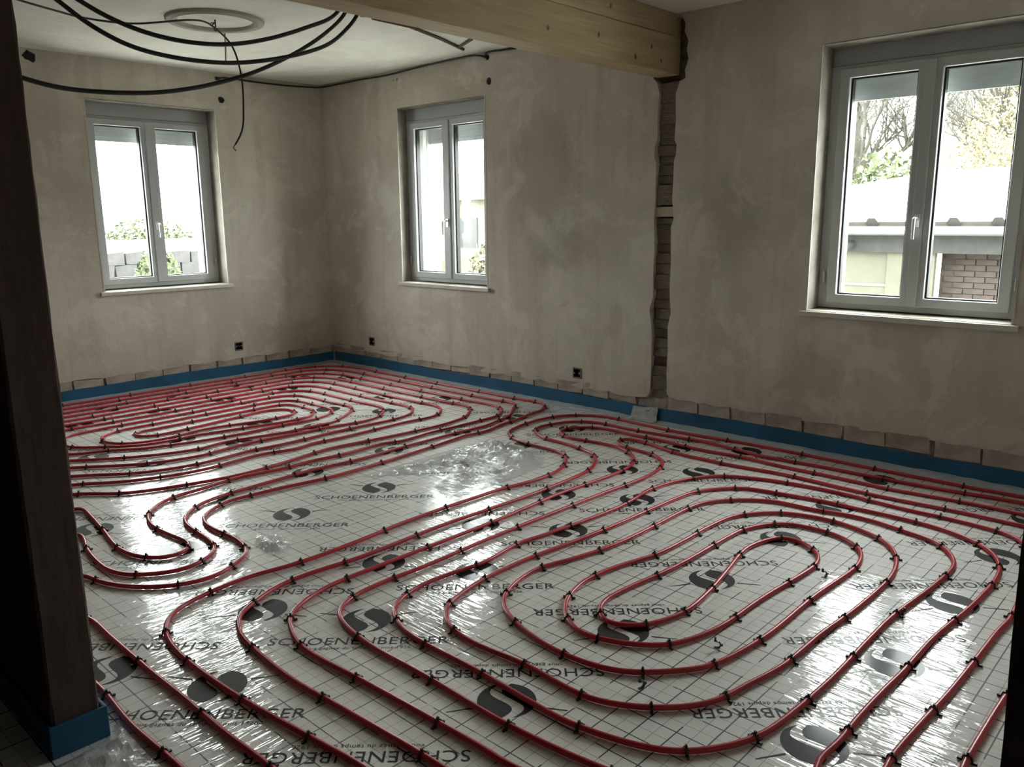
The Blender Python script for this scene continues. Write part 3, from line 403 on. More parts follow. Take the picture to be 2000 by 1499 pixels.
window('window_2', 'narrow looking white double casement window near the room corner', (0, -W_MID + .005, 0), -math.pi / 2, .105, 0)
window('window_3', 'large white double casement window at right, overlooking the shed', (0, -W_RIGHT, 0), -math.pi / 2, .165, 0)
# ================================================================== UNDERFLOOR HEATING
PR = .0092
def arch(n=6):
    ro, ri, w = .0135, .0098, .0042; V = []; prof = [(-ro, 0.0), (-ro, PR)] + [(-ro * math.cos(math.pi * i / n), PR + ro * math.sin(math.pi * i / n)) for i in range(1, n)] + [(ro, PR), (ro, 0.0)]
    inn = [(-ri, 0.0), (-ri, PR)] + [(-ri * math.cos(math.pi * i / n), PR + ri * math.sin(math.pi * i / n)) for i in range(1, n)] + [(ri, PR), (ri, 0.0)]
    m_ = len(prof)
    for (a, z), (c, d) in zip(prof, inn): V += [(-w, a, z), (w, a, z), (-w, c, d), (w, c, d)]
    F = []
    for i in range(m_ - 1):
        p, q = i * 4, i * 4 + 4; F += [(p, p + 1, q + 1, q), (p + 2, q + 2, q + 3, p + 3), (p, q, q + 2, p + 2), (p + 1, p + 3, q + 3, q + 1)]
    mb = MB(); mb.add(V, F)
    mb.box(-.0035, .0035, -.024, -.0125, 0, .006); mb.box(-.0035, .0035, .0125, .024, 0, .006); mb.box(-.003, .003, -.003, .003, PR + .012, PR + .019)
    return mb
clip_me = arch().mesh('clip'); clip_me.materials.append(M['black_plastic'])
def pipe(name, plan, label, step):
    G = crom(plan, .03); pts = [(x, y, PR + .0015) for x, y in G]
    o = MB().tube(pts, PR, 10).build(name, M['pipe'], None, True); tag(o, label, 'pipe', 'red heating pipe circuits')
    L = np.r_[0, np.cumsum(np.linalg.norm(np.diff(G, axis=0), axis=1))]; s = random.uniform(.1, .3)
    while s < L[-1] - .1:
        i = int(np.searchsorted(L, s)); i = min(max(i, 1), len(G) - 2); x, y = G[i]; t = G[i + 1] - G[i - 1]
        if in_view((x, y, 0)):
            c = bpy.data.objects.new('clip', clip_me); c.location = (x, y, .0012); c.rotation_euler = (0, 0, math.atan2(t[1], t[0]) + random.uniform(-.08, .08)); link(c, o)
        t2 = G[min(i + 6, len(G) - 1)] - G[i]; t1 = G[i] - G[max(i - 6, 0)]
        bend = abs(math.remainder(math.atan2(t2[1], t2[0]) - math.atan2(t1[1], t1[0]), 2 * math.pi))
        s += step * (1 - min(.5, bend)) * random.uniform(.85, 1.18)
    return o
pipe('heating_pipe', RIGHT_PLAN, 'red heating pipe coiled in a wide double spiral before the large right window', .40)
pipe('heating_pipe', LEFT_PLAN, 'red heating pipe coiled in dense flat loops in the far left half', .43)
pipe('heating_pipe', EDGE_PLAN, 'red heating pipe running round the far coil just inside the blue strip', .45)
loose = [((-2.46, -5.655), 'loose black pipe clip on bare foil below the inner red spiral', .4), ((-2.83, -5.61), 'loose black pipe clip lying left of the lettering between two pipes', 1.3), ((-1.83, -6.05), 'loose black pipe clip on shiny foil near the right dark post', 2.2), ((-1.70, -5.70), 'small loose black clip on smooth foil right of the spiral centre', .9)]
for (x, y), lb, a in loose:
    c = bpy.data.objects.new('loose_clip', clip_me); c.location = (x, y, .012); c.rotation_euler = (math.pi / 2, 0, a); link(c); tag(c, lb, 'clip', 'loose pipe clips')

# ------------------------------------------------------------------ print on the foil (flat lettering and logos)
def text_mesh(s, width):
    cu = bpy.data.curves.new('lettering', 'FONT'); cu.body = s; cu.align_x = 'CENTER'; cu.align_y = 'CENTER'; cu.size = 1.0; cu.resolution_u = 3; cu.space_character = 1.06
    o = bpy.data.objects.new('lettering_tmp', cu); COL.objects.link(o); dg = bpy.context.evaluated_depsgraph_get(); dg.update()
    me = bpy.data.meshes.new_from_object(o.evaluated_get(dg)); bpy.data.objects.remove(o); bpy.data.curves.remove(cu)
    co = np.empty(len(me.vertices) * 3, np.float32); me.vertices.foreach_get('co', co); co = co.reshape(-1, 3)
    k = width / np.ptp(co[:, 0]); co[:, 0] *= k; co[:, 1] *= k; co[:, 0] -= (co[:, 0].max() + co[:, 0].min()) / 2; co[:, 1] -= (co[:, 1].max() + co[:, 1].min()) / 2; co[:, 2] = 0
    me.vertices.foreach_set('co', co.ravel()); me.materials.clear(); me.materials.append(M['ink']); me.update(); return me
word_me = text_mesh('SCHOENENBERGER', .61)
line_me = text_mesh('vous gagnez du temps depuis 1926', .36)
def logo_mesh(R=.088):
    """disc cut by a white S into two black commas, with a thin rule on either side"""
    mb = MB(); n = 22; A = .37 * R; w0 = .20 * R
    for s in (-1, 1):
        V = []; F = []
        for i in range(n + 1):
            y = R * (1 - 2 * i / n) * .985; c = -A * math.sin(math.pi * (y / R)) ; w = w0 * (1.0 + .12 * math.cos(math.pi * y / R)); e = math.sqrt(max(0, R * R - y * y))
            xi = c + s * w; xo = s * e
            if s * (xo - xi) < 0: xi = xo
            V += [(xi, y, 0), (xo, y, 0)]
        for i in range(n): F.append((2 * i, 2 * i + 1, 2 * i + 3, 2 * i + 2))
        mb.add(V, F)
    for s in (-1, 1): mb.add([(s * R * 1.03, .38 * R, 0), (s * R * 1.03, .47 * R, 0), (s * R * 2.0, .66 * R, 0), (s * R * 2.0, .62 * R, 0)], [(0, 1, 2, 3)])
    me = mb.mesh('logo'); me.materials.append(M['ink']); return me
logo_me = logo_mesh()
rows = []
for x in (-3.705, -3.14, -2.575, -2.005, -1.437, -.885, -.31): rows.append((x, -5.354 - .0315 * (x + 3.14), 1))
for x in (-3.30, -2.734, -2.165, -1.60, -1.02, -.46): rows.append((x, -6.11 - .03 * (x + 2.734), 1))
for x in (-3.873, -3.324, -2.766, -2.2, -1.634, -1.073, -.509): rows.append((x, -4.30, 1))
for x in (-3.68, -3.118, -2.565, -1.98, -1.43, -.832, -.274): rows.append((x, -4.645, 0))
for x in (-3.27, -2.707, -2.178, -1.64, -1.10, -.55): rows.append((x, -3.514, 0))
for x in (-3.436, -2.86, -2.28, -1.70, -1.12, -.56): rows.append((x, -3.0, 1))
for x in (-3.36, -2.79, -2.22, -1.646, -1.06, -.5): rows.append((x, -2.14, 0))
for x in (-2.98, -2.43, -1.865, -1.294, -.765): rows.append((x, -1.77, 1))
for x in (-2.73, -2.168, -1.646, -1.08, -.48): rows.append((x, -.86, 0))
for x in (-2.41, -1.85, -1.284, -.7245): rows.append((x, -.51, 1))
for x, y, flip in rows:
    an = math.radians(-46.5 + (180 if flip else 0)); ca, sa = math.cos(an), math.sin(an)
    for nm, me, lx, ly in (('logo', logo_me, 0, 0), ('lettering', word_me, .0, -.146), ('tagline', line_me, .0, -.193)):
        px, py = x + ca * lx - sa * ly, y + sa * lx + ca * ly
        if nm != 'logo' and (px < -4.0 or px > -.22 or py > -.25): continue
        if not in_view((px, py, 0), 300): continue
        o = bpy.data.objects.new(nm, me); o.location = (px, py, .0006); o.rotation_euler = (0, 0, an); link(o, floor)

# ------------------------------------------------------------------ crumpled film lying on the floor
def crumple(name, label, poly, amp, step=.016, seed=1, fade=.12, zb=.002):
    r = np.random.default_rng(seed); P = np.array(poly); x0, y0 = P.min(0); x1, y1 = P.max(0)
    nx_, ny_ = int((x1 - x0) / step) + 2, int((y1 - y0) / step) + 2; Xg, Yg = np.meshgrid(np.linspace(x0, x1, nx_), np.linspace(y0, y1, ny_))
    ins = np.zeros(Xg.shape, bool); dist = np.full(Xg.shape, 9.0)
    for i in range(len(P)):
        a, b = P[i], P[(i + 1) % len(P)]
        c = ((a[1] > Yg) != (b[1] > Yg)) & (Xg < (b[0] - a[0]) * (Yg - a[1]) / (b[1] - a[1] + 1e-9) + a[0]); ins ^= c
        ab = b - a; t = np.clip(((Xg - a[0]) * ab[0] + (Yg - a[1]) * ab[1]) / (ab @ ab), 0, 1); dist = np.minimum(dist, np.hypot(Xg - a[0] - t * ab[0], Yg - a[1] - t * ab[1]))
    H = np.zeros(Xg.shape)
    for k in range(44):
        th = r.uniform(0, math.pi); fr = r.uniform(9, 52); H += np.abs(np.sin((Xg * math.cos(th) + Yg * math.sin(th)) * fr + r.uniform(0, 6) + 1.2 * np.sin((Xg * math.sin(th) - Yg * math.cos(th)) * fr * .37 + r.uniform(0, 6)))) * (1 / fr)
    H = (H - H.min()) / np.ptp(H); H = H ** 1.5 * amp * np.clip(dist / fade, 0, 1)
    id_ = -np.ones(Xg.shape, int); V = []; F = []
    for i in range(ny_):
        for j in range(nx_):
            if ins[i, j]: id_[i, j] = len(V); V.append((Xg[i, j], Yg[i, j], zb + H[i, j]))
    for i in range(ny_ - 1):
        for j in range(nx_ - 1):
            q = (id_[i, j], id_[i, j + 1], id_[i + 1, j + 1], id_[i + 1, j])
            if min(q) >= 0: F.append(q)
    mb = MB(); mb.add(V, F); o = mb.build(name, M['film'], None, False); return tag(o, label, 'plastic film')
crumple('plastic_film', 'crumpled clear plastic film lying between the two pipe coils', [(-2.16, -3.30), (-1.85, -3.28), (-1.25, -3.26), (-1.09, -3.30), (-1.09, -3.52), (-1.14, -3.80), (-1.32, -3.93), (-1.75, -3.97), (-2.08, -3.93), (-1.98, -3.72), (-1.75, -3.62), (-1.95, -3.46)], .052, step=.013, seed=3)
crumple('plastic_film', 'small crinkled clear film piece at the foot of the left post', [(-4.0, -4.66), (-3.955, -4.56), (-3.955, -4.95), (-4.02, -5.02), (-4.16, -4.98), (-4.2, -4.70)], .030, .012, 5, .04)
crumple('plastic_film', 'crinkled clear film bunched beside the s shaped pipe bends', [(-3.03, -3.72), (-2.96, -3.62), (-2.88, -3.70), (-2.92, -3.86), (-3.0, -3.90), (-3.05, -3.84)], .035, .012, 8, .04)

# ------------------------------------------------------------------ blue foam edge strips with film apron
def strip(label, pts_fn, L, name='edge_insulation_strip', top=.099):
    n = int(L / .06); V = []; F = []
    for i in range(n + 1):
        s = L * i / n; wz = top + .006 * math.sin(s * 3.1) + random.uniform(-.002, .002); off = .004 + .003 * math.sin(s * 5.3)
        for d, z in ((.001, -.002), (.001, wz), (off + .008, wz), (off + .008, -.002)): V.append(pts_fn(s, d, z))
    for i in range(n):
        for k in range(4): F.append((i * 4 + k, i * 4 + (k + 1) % 4, i * 4 + 4 + (k + 1) % 4, i * 4 + 4 + k))
    F += [(0, 3, 2, 1), (n * 4, n * 4 + 1, n * 4 + 2, n * 4 + 3)]
    mb = MB(); mb.add(V, F); o = mb.build(name, M['blue']); tag(o, label, 'foam strip', 'blue edge strips')
    V = []; F = []; m_ = 7
    for i in range(n + 1):
        s = L * i / n
        for k in range(m_):
            t = k / (m_ - 1); V.append(pts_fn(s, .014 + .085 * t + random.uniform(-.004, .004), .002 + (.010 * (1 - t) ** 2) + random.uniform(0, .005) * (1 - t)))
    for i in range(n):
        for k in range(m_ - 1): F.append((i * m_ + k, i * m_ + k + 1, (i + 1) * m_ + k + 1, (i + 1) * m_ + k))
    mb = MB(); mb.add(V, F); mb.build('film_apron', M['film'], o, True); return o
strip('blue foam edge strip along the foot of the back wall', lambda s, d, z: (-4.01 + s, -d, z), 3.995)
strip('blue foam edge strip along the foot of the long right wall', lambda s, d, z: (-d, -.035 - s, z), 7.04)
# wrap around the foot of the left post
mb = MB(); P = [(-4.139, -4.10), (-4.139, -4.644), (-4.011, -4.644), (-4.011, -4.30)]; Q = [(-4.149, -4.10), (-4.149, -4.655), (-4.000, -4.655), (-4.000, -4.30)]
V = [(x, y, z) for z in (0, .092) for x, y in P] + [(x, y, z) for z in (0, .092) for x, y in Q]; F = []
for i in range(3): F += [(i, i + 1, i + 5, i + 4), (i + 8, i + 12, i + 13, i + 9), (i + 4, i + 5, i + 13, i + 12), (i, i + 8, i + 9, i + 1)]
F += [(0, 4, 12, 8), (3, 11, 15, 7)]
mb.add(V, F); tag(mb.build('edge_insulation_strip', M['blue'], bevel=.003), 'blue foam strip wrapped round the foot of the left dark post', 'foam strip', 'blue edge strips')
# foil scrap folded over the strip below the chase
V = []; F = []; n = 9; prof = [(.075, .004), (.05, .006), (.028, .012), (.022, .05), (.0205, .088), (.018, .103)]
for i in range(n + 1):
    y = -3.655 - .195 * i / n
    for k, (d, z) in enumerate(prof): V.append((-d - .004 - random.uniform(0, .004), y + random.uniform(-.004, .004) + (.03 * (1 - k / 5) if i == 0 else 0), z * (.78 + .22 * i / n if k == 5 else 1) + random.uniform(0, .003)))
for i in range(n):
    for k in range(5): F.append((i * 6 + k, i * 6 + k + 1, (i + 1) * 6 + k + 1, (i + 1) * 6 + k))
mb = MB(); mb.add(V, F); sc = mb.build('foil_scrap', simple('foil_scrap', (.42, .42, .40), .4, 0, .15, 30, .01), None, True); tag(sc, 'grey scrap of foil folded over the blue strip below the chase', 'foil scrap')
MB().add([(-.0268, -3.755, .078), (-.0268, -3.775, .078), (-.0275, -3.775, .066), (-.0275, -3.755, .066)], [(0, 1, 2, 3)]).build('print_mark', M['ink'], sc)

# ================================================================== TIMBER
post = empty('timber_post', (-4.075, -4.58, 0)); tag(post, 'dark stained timber post at the left with blue foam round its foot', 'post')
def rough_post(w, d, h, seed):
    r = random.Random(seed); mb = MB(); V = []; F = []; n = 40; lv = 12
    def prof(): return [(-w, -d + .006), (-w + .006, -d), (w - .006, -d), (w, -d + .006), (w, d), (-w, d)]
    for i in range(n + 1):
        z = h * i / n
        for x, y in prof(): V.append((x + r.uniform(-.0016, .0016), y + r.uniform(-.0016, .0016), z))
    for i in range(n):
        for k in range(6): F.append((i * 6 + k, i * 6 + (k + 1) % 6, i * 6 + 6 + (k + 1) % 6, i * 6 + 6 + k))
    F += [tuple(range(6))[::-1], tuple(n * 6 + k for k in range(6))]; return mb.add(V, F)
rough_post(.060, .060, HC, 3).build('shaft', M['post'], post)
p2 = empty('timber_post', (-4.074, -6.842, 0)); tag(p2, 'nearly black timber post close by at the right edge', 'post')
o = rough_post(.060, .060, HC, 9).build('shaft', M['post'], p2); o.rotation_euler = (math.radians(-.9), 0, 0)
# laminated ceiling beam
bm_ = empty('ceiling_beam', (-2.0, -3.8175, 2.281)); tag(bm_, 'pale spruce ceiling beam running from the left into the right wall', 'beam')
MB().box(-2.01, 2.05, -.0825, .0825, 0, .224).build('lamella', M['beam'], bm_, bevel=.006)
MB().box(-2.01, 2.05, -.0815, .0815, .2255, .357).build('lamella', M['beam'], bm_, bevel=.003)
for x, z in ((1.19, .12), (1.55, .05), (1.72, .13), (1.83, .06), (.75, .09), (1.30, .29), (.2, .17)):
    k = MB(); n = 8; k.add([(x, -.0832, z)] + [(x + .011 * random.uniform(.7, 1.3) * math.cos(2 * math.pi * i / n), -.0830, z + .014 * random.uniform(.7, 1.3) * math.sin(2 * math.pi * i / n)) for i in range(n)], [(0, 1 + i, 1 + (i + 1) % n) for i in range(n)])
    k.build('knot', M['lath'], bm_)

# ================================================================== CABLES
def cable(name, label, pts, r, mat='conduit', group=None, rib=False, cat='cable'):
    G = crom(pts, .02)
    rr = [r * (1 + (.07 if (i % 2) else -.03)) for i in range(len(G))] if rib else r
    o = MB().tube([tuple(q) for q in G], rr, 8).build(name, M[mat], None, True); return tag(o, label, cat, group)
gr = 'black conduits slung below the ceiling'
CR = .0088
CB = [(-2.138, -3.600, 2.612), (-2.178, -3.580, 2.452), (-2.218, -3.560, 2.332), (-2.298, -3.560, 2.248), (-2.378, -3.560, 2.186), (-2.503, -3.560, 2.132), (-2.605, -3.560, 2.100), (-2.761, -3.560, 2.061), (-2.903, -3.560, 2.038), (-3.121, -3.560, 2.032), (-3.297, -3.560, 2.054), (-3.438, -3.560, 2.111), (-3.532, -3.560, 2.173), (-3.782, -3.560, 2.333), (-3.982, -3.560, 2.533)]
CC = [(-2.148, -3.540, 2.632), (-2.188, -3.510, 2.472), (-2.228, -3.480, 2.352), (-2.346, -3.480, 2.246), (-2.462, -3.480, 2.168), (-2.554, -3.480, 2.115), (-2.717, -3.480, 2.035), (-2.793, -3.480, 2.005), (-2.983, -3.480, 1.944), (-3.179, -3.480, 1.902), (-3.378, -3.480, 1.885), (-3.523, -3.480, 1.885), (-3.636, -3.480, 1.903), (-3.936, -3.480, 1.983)]
cable('conduit', 'uppermost of the three thick black conduits sagging from the beam', [(-2.22, -3.60, 2.60), (-2.27, -3.58, 2.43), (-2.33, -3.55, 2.32), (-2.49, -3.55, 2.24), (-2.7, -3.55, 2.16), (-2.89, -3.55, 2.113), (-3.07, -3.55, 2.10), (-3.21, -3.55, 2.11), (-3.34, -3.55, 2.14), (-3.46, -3.55, 2.19), (-3.75, -3.55, 2.36), (-4.0, -3.55, 2.58)], CR, group=gr, cat='conduit')
cable('conduit', 'middle thick black conduit, its loop sagging under the upper one', CB, CR, group=gr, cat='conduit')
cable('conduit', 'lowest thick black conduit swinging down past the left window top', CC, CR, group=gr, cat='conduit')
c = cable('lamp_cable', 'thin black cable looped over the ceiling hook and dangling in front of the wall', [(-3.9, -2.4, 2.52), (-3.15, -2.02, 2.50), (-2.99, -1.94, 2.50), (-2.77, -1.84, 2.505), (-2.53, -1.87, 2.51), (-2.38, -1.92, 2.535), (-2.20, -1.88, 2.58), (-2.05, -1.80, 2.605), (-1.955, -1.75, 2.585), (-1.86, -1.75, 2.51), (-1.82, -1.75, 2.41), (-1.80, -1.75, 2.28), (-1.805, -1.75, 2.12), (-1.82, -1.75, 1.99), (-1.85, -1.75, 1.93), (-1.89, -1.75, 1.875)], .0058)
MB().tube([(-1.885, -1.75, 1.885), (-1.90, -1.755, 1.862), (-1.885, -1.76, 1.845)], .004, 6).build('copper_end', simple('copper_end', (.22, .11, .07), .5), c)
hk = MB(); hk.tube([(-1.956, -1.746, HC + .01), (-1.956, -1.746, 2.60), (-1.968, -1.746, 2.585), (-1.956, -1.746, 2.572), (-1.944, -1.746, 2.585)], .0045, 6)
for k in range(5):
    a = random.uniform(0, 6.28); hk.tube([(-1.956, -1.746, 2.625), (-1.956 + .03 * math.cos(a), -1.746 + .03 * math.sin(a), 2.615 + random.uniform(-.02, .015))], .003, 5)
tag(hk.build('ceiling_hook', M['conduit']), 'small dark hook with twisted wire ends inside the stucco ring', 'hook')
tag(MB().tube([(-1.76, -1.5, HC + .005), (-1.762, -1.5, 2.55), (-1.768, -1.5, 2.45)], .0055, 6).build('hanging_wire', M['pale_wood']), 'short pale wire stub hanging down just behind the conduits', 'wire')
wc = cable('wall_cable', 'thin dark cable running along the ceiling edge round the far corner', [(-1.04, -.006, 2.575), (-1.03, -.012, 2.595), (-.918, -.012, 2.60), (-.674, -.012, 2.597), (-.363, -.012, 2.60), (-.10, -.013, 2.612), (-.03, -.03, 2.615), (-.012, -.10, 2.616), (-.012, -.617, 2.618), (-.012, -1.052, 2.612), (-.012, -1.519, 2.628), (-.015, -1.95, 2.632), (-.03, -2.15, 2.622), (-.02, -2.215, 2.605), (.03, -2.227, 2.598)], .0075)
cable('wall_cable', 'short cable end sticking from the knocked hole beside the beam', [(.03, -2.225, 2.60), (-.02, -2.205, 2.615), (-.025, -2.22, 2.630), (-.02, -2.30, 2.632), (-.015, -2.42, 2.626), (-.012, -2.546, 2.622)], .0075)
tag(MB().box(-1.055, -1.02, -.02, .0, 2.575, 2.60).build('cable_clip', M['black_plastic'], wc), None)
# laths left on the ceiling
tag(MB().tube([(-1.30, -2.50, HC - .006), (-.994, -2.495, HC - .008), (-.6, -2.36, HC - .009), (-.226, -2.20, HC - .008)], .012, 6).build('ceiling_lath', M['lath']), 'long brown lath fixed to the ceiling behind the beam', 'lath', 'ceiling laths')
tag(MB().tube([(-.312, -2.246, HC - .008), (-.44, -2.512, HC - .01)], .011, 6).build('ceiling_lath', M['lath']), 'short brown lath branching off the long ceiling lath', 'lath', 'ceiling laths')
tag(MB().tube([(-1.38, -2.51, HC + .002), (-1.38, -2.51, HC - .012)], .02, 8).build('ceiling_plug', M['lath']), 'small round brown plug in the ceiling by the conduits', 'plug')

# dark plugs added in the drilled holes, standing in for the shade inside
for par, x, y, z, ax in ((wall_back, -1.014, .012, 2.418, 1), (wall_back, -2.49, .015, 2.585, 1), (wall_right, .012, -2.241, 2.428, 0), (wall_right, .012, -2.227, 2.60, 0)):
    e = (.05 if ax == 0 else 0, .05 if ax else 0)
    MB().tube([(x, y, z), (x + e[0], y + e[1], z)], .030 if z != 2.585 else .045, 12).build('hole_shade_plug', M['socket_dark'], par)
# ================================================================== SOCKET BOXES
def socket(label, loc, rz):
    t = empty('socket_box', loc, rz); tag(t, label, 'socket', 'open wall sockets')
    MB().ring(-.040, .040, -.040, .040, .010, .010, .010, -.006, .004).build('mounting_frame', M['socket_grey'], t, bevel=.002)
    c = MB().ring(-.033, .033, -.033, .033, .003, .003, .003, .0, .05); c.box(-.033, .033, .048, .05, -.033, .033); c.build('cup', M['socket_dark'], t)
    MB().tube([(0, .045, 0), (.004, .02, .004), (.012, .004, -.008)], .006, 6).build('wire_end', M['socket_grey'], t)
    for s in (-1, 1): MB().tube([(s * .024, -.007, s * .002), (s * .024, .0, s * .002)], .004, 6).build('screw', M['handle'], t)
socket('open socket box low on the back wall right of its window', (BACK_SOCK, 0, .27), 0)
socket('open socket box low on the right wall nearest the far corner', (0, -MID_SOCK, .256), -math.pi / 2)
socket('open socket box low on the right wall near the chase', (0, -RIGHT_SOCK, .254), -math.pi / 2)
# ================================================================== OUTDOORS
GZ = -.9
tag(MB().box(-60, 120, -60, 120, GZ - .5, GZ).build('ground', M['bounce_ground']), 'pale ground outside the house, toned to bounce light indoors', kind='structure')
def leaves(mb, c, rad, n, size, seed):
    r = np.random.default_rng(seed); P = r.normal(size=(n, 3)); P /= np.linalg.norm(P, axis=1)[:, None]; P *= (r.uniform(.25, 1, n) ** .5)[:, None]; P = P * np.array(rad) + np.array(c)
    A = r.normal(size=(n, 3)); A /= np.linalg.norm(A, axis=1)[:, None]; B = np.cross(A, r.normal(size=(n, 3))); B /= np.linalg.norm(B, axis=1)[:, None]; s = size * r.uniform(.6, 1.3, n)[:, None]
    V = np.stack([P - A * s, P + B * s * .55, P + A * s, P - B * s * .55], 1).reshape(-1, 3)
    mb.add(V, [(4 * i, 4 * i + 1, 4 * i + 2, 4 * i + 3) for i in range(n)])
def branches(mb, p, d, L, r, depth, rnd, tips):
    pts = [Vector(p)]; dd = Vector(d).normalized(); rad = [r]; n = 4
    for i in range(n):
        dd = (dd + Vector((rnd.uniform(-.16, .16), rnd.uniform(-.16, .16), rnd.uniform(-.03, .12)))).normalized(); pts.append(pts[-1] + dd * L / n); rad.append(r * (1 - .55 * (i + 1) / n))
    mb.tube([tuple(q) for q in pts], rad, 5 if depth > 1 else 4, False); tips.append(tuple(pts[-1]))
    if depth <= 0: return
    for k in range(rnd.choice((4, 5)) if depth > 1 else 4):
        t = rnd.uniform(.35, 1.0); q = pts[min(n, max(1, int(t * n + .5)))]
        nd = (dd + Vector((rnd.uniform(-1, 1), rnd.uniform(-1, 1), rnd.uniform(-.25, .7))) * .85).normalized()
        branches(mb, q, nd, L * rnd.uniform(.55, .78), max(.007, r * .52), depth - 1, rnd, tips)
def tree(name, label, loc, h, r, depth, seed, leafmat=None, nl=0, rad=None, size=.1, cz=.65, group='trees beyond the shed', lean=.9, low=.36):
    t = empty(name, loc); tag(t, label, 'tree', group); rnd = random.Random(seed); mb = MB(); tips = []
    mb.tube([(0, 0, -.2), (.03, .02, h * .3), (-.03, .05, h * .55)], [r * 1.2, r, r * .8], 8, False)
    for k in range(5): branches(mb, (-.02, .04, h * (low + .05 * k)), (rnd.uniform(-lean, lean), rnd.uniform(-lean, lean), .8), h * .34, r * .55, depth, rnd, tips)
    branches(mb, (-.03, .05, h * .53), (0, 0, 1), h * .35, r * .75, depth, rnd, tips)
    mb.build('trunk', M['bark'], t, True)
    if nl:
        f = MB(); leaves(f, (0, 0, h * cz), rad, nl, size, seed); o = f.build('foliage', M[leafmat], t); tag(o, kind='stuff')
    return t
# ---- view from the large right window: shed and autumn trees
sh = empty('shed', (7.0, -3.0, GZ)); tag(sh, 'low outbuilding with pale ribbed roof seen through the right window', 'shed')
EZ = 1.30 - GZ; RZ = 2.06 - GZ          # eave and ridge height above ground
yl, yr = 3.9, -6.0                      # local y extents (left, right)
roof = MB(); roof.add([(-.25, yl, EZ), (-.25, yr, EZ), (3.5, yr + 1.0, RZ), (3.5, .85, RZ), (7.2, yl, EZ), (7.2, yr, EZ)], [(0, 1, 2, 3), (0, 3, 4), (4, 3, 2, 5), (1, 5, 2)])
ro = roof.build('roof', M['roof'], sh)
so = ro.modifiers.new('solid', 'SOLIDIFY'); so.thickness = .045; so.offset = -1
y = yr + .2
while y < yl - .1:
    top = min(1.0, max(.0, (yl - y) / (yl - .85))) if y > .85 else 1.0
    MB().tube([(-.27, y, EZ + .012), (-.25 + 3.72 * top * .97, y, EZ + (RZ - EZ) * top * .97 + .012)], .045, 6).build('roof_rib', M['roof'], ro)
    MB().tube([(-.30, y, EZ - .02), (-.275, y, EZ - .005)], [.085, .075], 6).build('rib_end', M['roof_under'], ro); y += .50
for y in (-1.15, -2.2, -3.3):            # snow guards near the ridge
    MB().box(2.86, 2.90, y - .19, y + .19, EZ + (RZ - EZ) * .83 + .02, EZ + (RZ - EZ) * .83 + .05).build('snow_guard', M['roof_under'], ro)
MB().box(3.44, 3.56, yr + 1.0, .9, RZ - .01, RZ + .05).build('ridge_cap', M['house_wall'], ro)
MB().box(-.27, -.20, yr, yl, EZ - .075, EZ - .005).build('fascia', M['roof_under'], sh)
g = MB(); g.tube([(-.33, yl, EZ - .12), (-.33, yr, EZ - .12)], .062, 10); g.build('gutter', M['gutter'], sh, True)
MB().box(-.12, .06, yr, yl, .0 + 1.79, 2.03).build('eaves_beam', M['dark_wood'], sh)
MB().tube([(-.36, .52, 1.86), (.0, .52, 1.90)], .06, 10).build('rafter_end', M['dark_wood'], sh)
for k in range(6): MB().box(-.02, .04, .05 + .63 * k, .05 + .63 * k + .62, 0, 1.80).build('panel', M['shed_panel'], sh)
MB().box(-.05, .04, -.55, .05, 0, 1.80).build('panel', M['shed_panel'], sh)
MB().box(-.03, .0, .05, 3.0, 1.32, 1.36).build('rail', M['white_block'], sh)
MB().box(.25, .4, yr, -.55, 0, 1.80).build('back_wall', M['shed_brick'], sh)
bme = MB().box(-.02, .02, -.118, .118, -.034, .034, .002).mesh('brick'); bme.materials.append(M['shed_brick'])
for rI in range(17):
    for cI in range(9):
        o = bpy.data.objects.new('brick', bme); o.location = (.245, -.72 - .25 * cI - (.125 if rI % 2 else 0), .25 + .076 * rI + .28); link(o, sh)
tag(MB().box(-.35, .05, -.30, .30, 0, .42).build('white_block', M['white_block'], bevel=.02), 'pale block standing against the shed wall below the gutter', 'block').location = (6.0, -4.42, GZ + .55)
tag(MB().box(-.45, .3, -.8, .8, 0, .55).build('block_plinth', M['stonewall'], bevel=.02), 'low stone plinth under the pale block outside', 'plinth').location = (6.0, -4.42, GZ)
tree('bare_tree', 'tall bare grey tree left of centre beyond the shed roof', (18.3, 1.75, GZ), 6.4, .17, 4, 11, 'leaf_olive', 3000, (2.0, 2.0, 2.4), .03, .6, lean=1.3, low=.26)
tree('bare_tree', 'slim bare tree with fine twigs behind the tall bare one', (25.5, 6.6, GZ), 8.0, .11, 4, 21, 'leaf_olive', 2500, (3.2, 3.2, 2.4), .05, .42, lean=1.3, low=.26)
tree('autumn_tree', 'yellow leaved autumn tree at the right of the shed view', (17.2, -2.75, GZ), 5.6, .13, 3, 31, 'leaf_yellow', 16000, (1.8, 1.9, 2.1), .042, .62)
tree('autumn_tree', 'paler yellow tree further back beyond the shed roof', (27.0, -.4, GZ), 7.4, .15, 4, 41, 'leaf_yellow', 16000, (2.4, 3.0, 3.0), .055, .58, lean=1.3, low=.26)
def bush(label, loc, rad, n, size, mat, seed, name='bush'):
    t = empty(name, loc); tag(t, label, 'bush', 'bushes outside'); f = MB(); leaves(f, (0, 0, rad[2] * .8), rad, n, size, seed); tag(f.build('foliage', M[mat], t), kind='stuff')
    s = MB(); rnd = random.Random(seed)
    for k in range(6): s.tube([(0, 0, -.1), (rnd.uniform(-.4, .4) * rad[0], rnd.uniform(-.4, .4) * rad[1], rad[2] * 1.1)], .02, 5)
    s.build('stem', M['twig'], t)
bush('green bush behind the left end of the shed roof', (15.6, .15, GZ), (1.0, 1.0, 2.15), 4200, .085, 'leaf_green', 51)
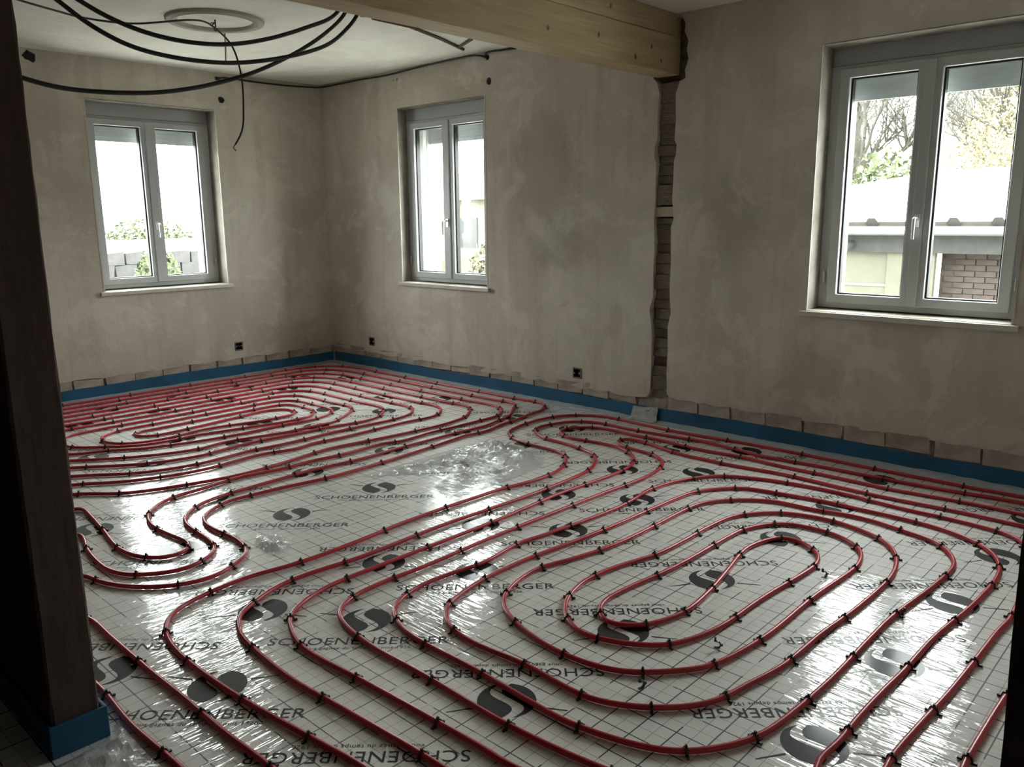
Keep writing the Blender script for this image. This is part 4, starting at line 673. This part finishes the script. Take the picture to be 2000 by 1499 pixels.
bush('yellowish bush at the left beside the green one', (15.9, 2.2, GZ), (1.0, .9, 2.0), 3200, .085, 'leaf_olive', 52)
# ---- view from the back window: garden wall, hedge, road and far slope
gw = empty('garden_wall', (3.5, 12.0, GZ)); tag(gw, 'low grey stone garden wall outside the left window', 'wall')
sme = [MB().box(-.24, .24, -.15, .15, -.13, .13, .03).mesh('stone') for _ in range(3)]
for me in sme: me.materials.append(M['stonewall'])
MB().box(-4.5, 4.5, -.10, .10, 0, 1.55).build('core', M['stonewall'], gw)
for rI in range(6):
    for cI in range(17):
        o = bpy.data.objects.new('stone', sme[random.randrange(3)]); o.location = (-4.2 + .5 * cI + (.25 if rI % 2 else 0), -.03, .16 + .265 * rI); o.rotation_euler = (random.uniform(-.05, .05), random.uniform(-.05, .05), random.choice((0, math.pi))); link(o, gw)
tag(MB().box(-12, 15.5, 16.5, 21, GZ, GZ + 1.70, 0).build('raised_road', M['road']), 'pale raised road beyond the garden wall', 'road')
bush('light green bush in front of the grey garden wall', (2.95, 10.6, GZ), (.5, .5, 1.0), 2200, .07, 'leaf_green', 61)
bush('low green hedge bush on the far side of the pale road', (7.9, 22.2, GZ), (2.0, .8, 1.35), 3500, .08, 'leaf_green', 62)
# ---- view from the corner window: house and garden shrubs
hs = empty('neighbour_house', (20, 15.5, GZ)); tag(hs, 'distant cream house with yellowish roof seen through the corner window', 'house')
MB().box(-3, 4, -4, 2.1, 0, 3.0).build('wall', M['house_wall'], hs)
MB().add([(-3.4, -4.4, 2.95), (-3.4, 2.9, 2.95), (.5, 2.2, 4.9), (.5, -3.6, 4.9), (4.4, -4.4, 2.95), (4.4, 2.9, 2.95)], [(0, 1, 2, 3), (4, 3, 2, 5), (1, 5, 2), (0, 3, 4)]).build('roof', M['house_roof'], hs)
for y in (-2.6, -.4): MB().box(-3.05, -2.98, y, y + .9, 1.2, 2.3).build('house_window', M['gasket'], hs)
bush('olive garden bush low in the corner window view', (9.0, 6.2, GZ), (.9, .8, 1.1), 2000, .08, 'leaf_olive', 71)
bush('small green bush at the bottom of the corner window', (6.2, 4.5, GZ), (.6, .5, .55), 1200, .07, 'leaf_green', 72)
# far wooded slope, closing the horizon in the mist
V = []; F = []; n = 60
for i in range(n + 1):
    a = math.radians(-25 + 150 * i / n); hh = 3.5 + 3.0 * math.sin(i * .33) + 2.0 * math.sin(i * .11 + 1) + random.uniform(-.5, .5)
    for rr, z in ((46, GZ - .3), (54, GZ + .55 * hh), (64, GZ + hh + .8), (84, GZ + hh + 1.5)): V.append((-2 + rr * math.cos(a), -3 + rr * math.sin(a), z))
for i in range(n):
    for k in range(3): F.append((i * 4 + k, i * 4 + k + 1, i * 4 + 5 + k, i * 4 + 4 + k))
mb = MB(); mb.add(V, F); tag(mb.build('wooded_slope', M['leaf_far'], None, True), 'far misty wooded slope on the horizon', kind='structure')
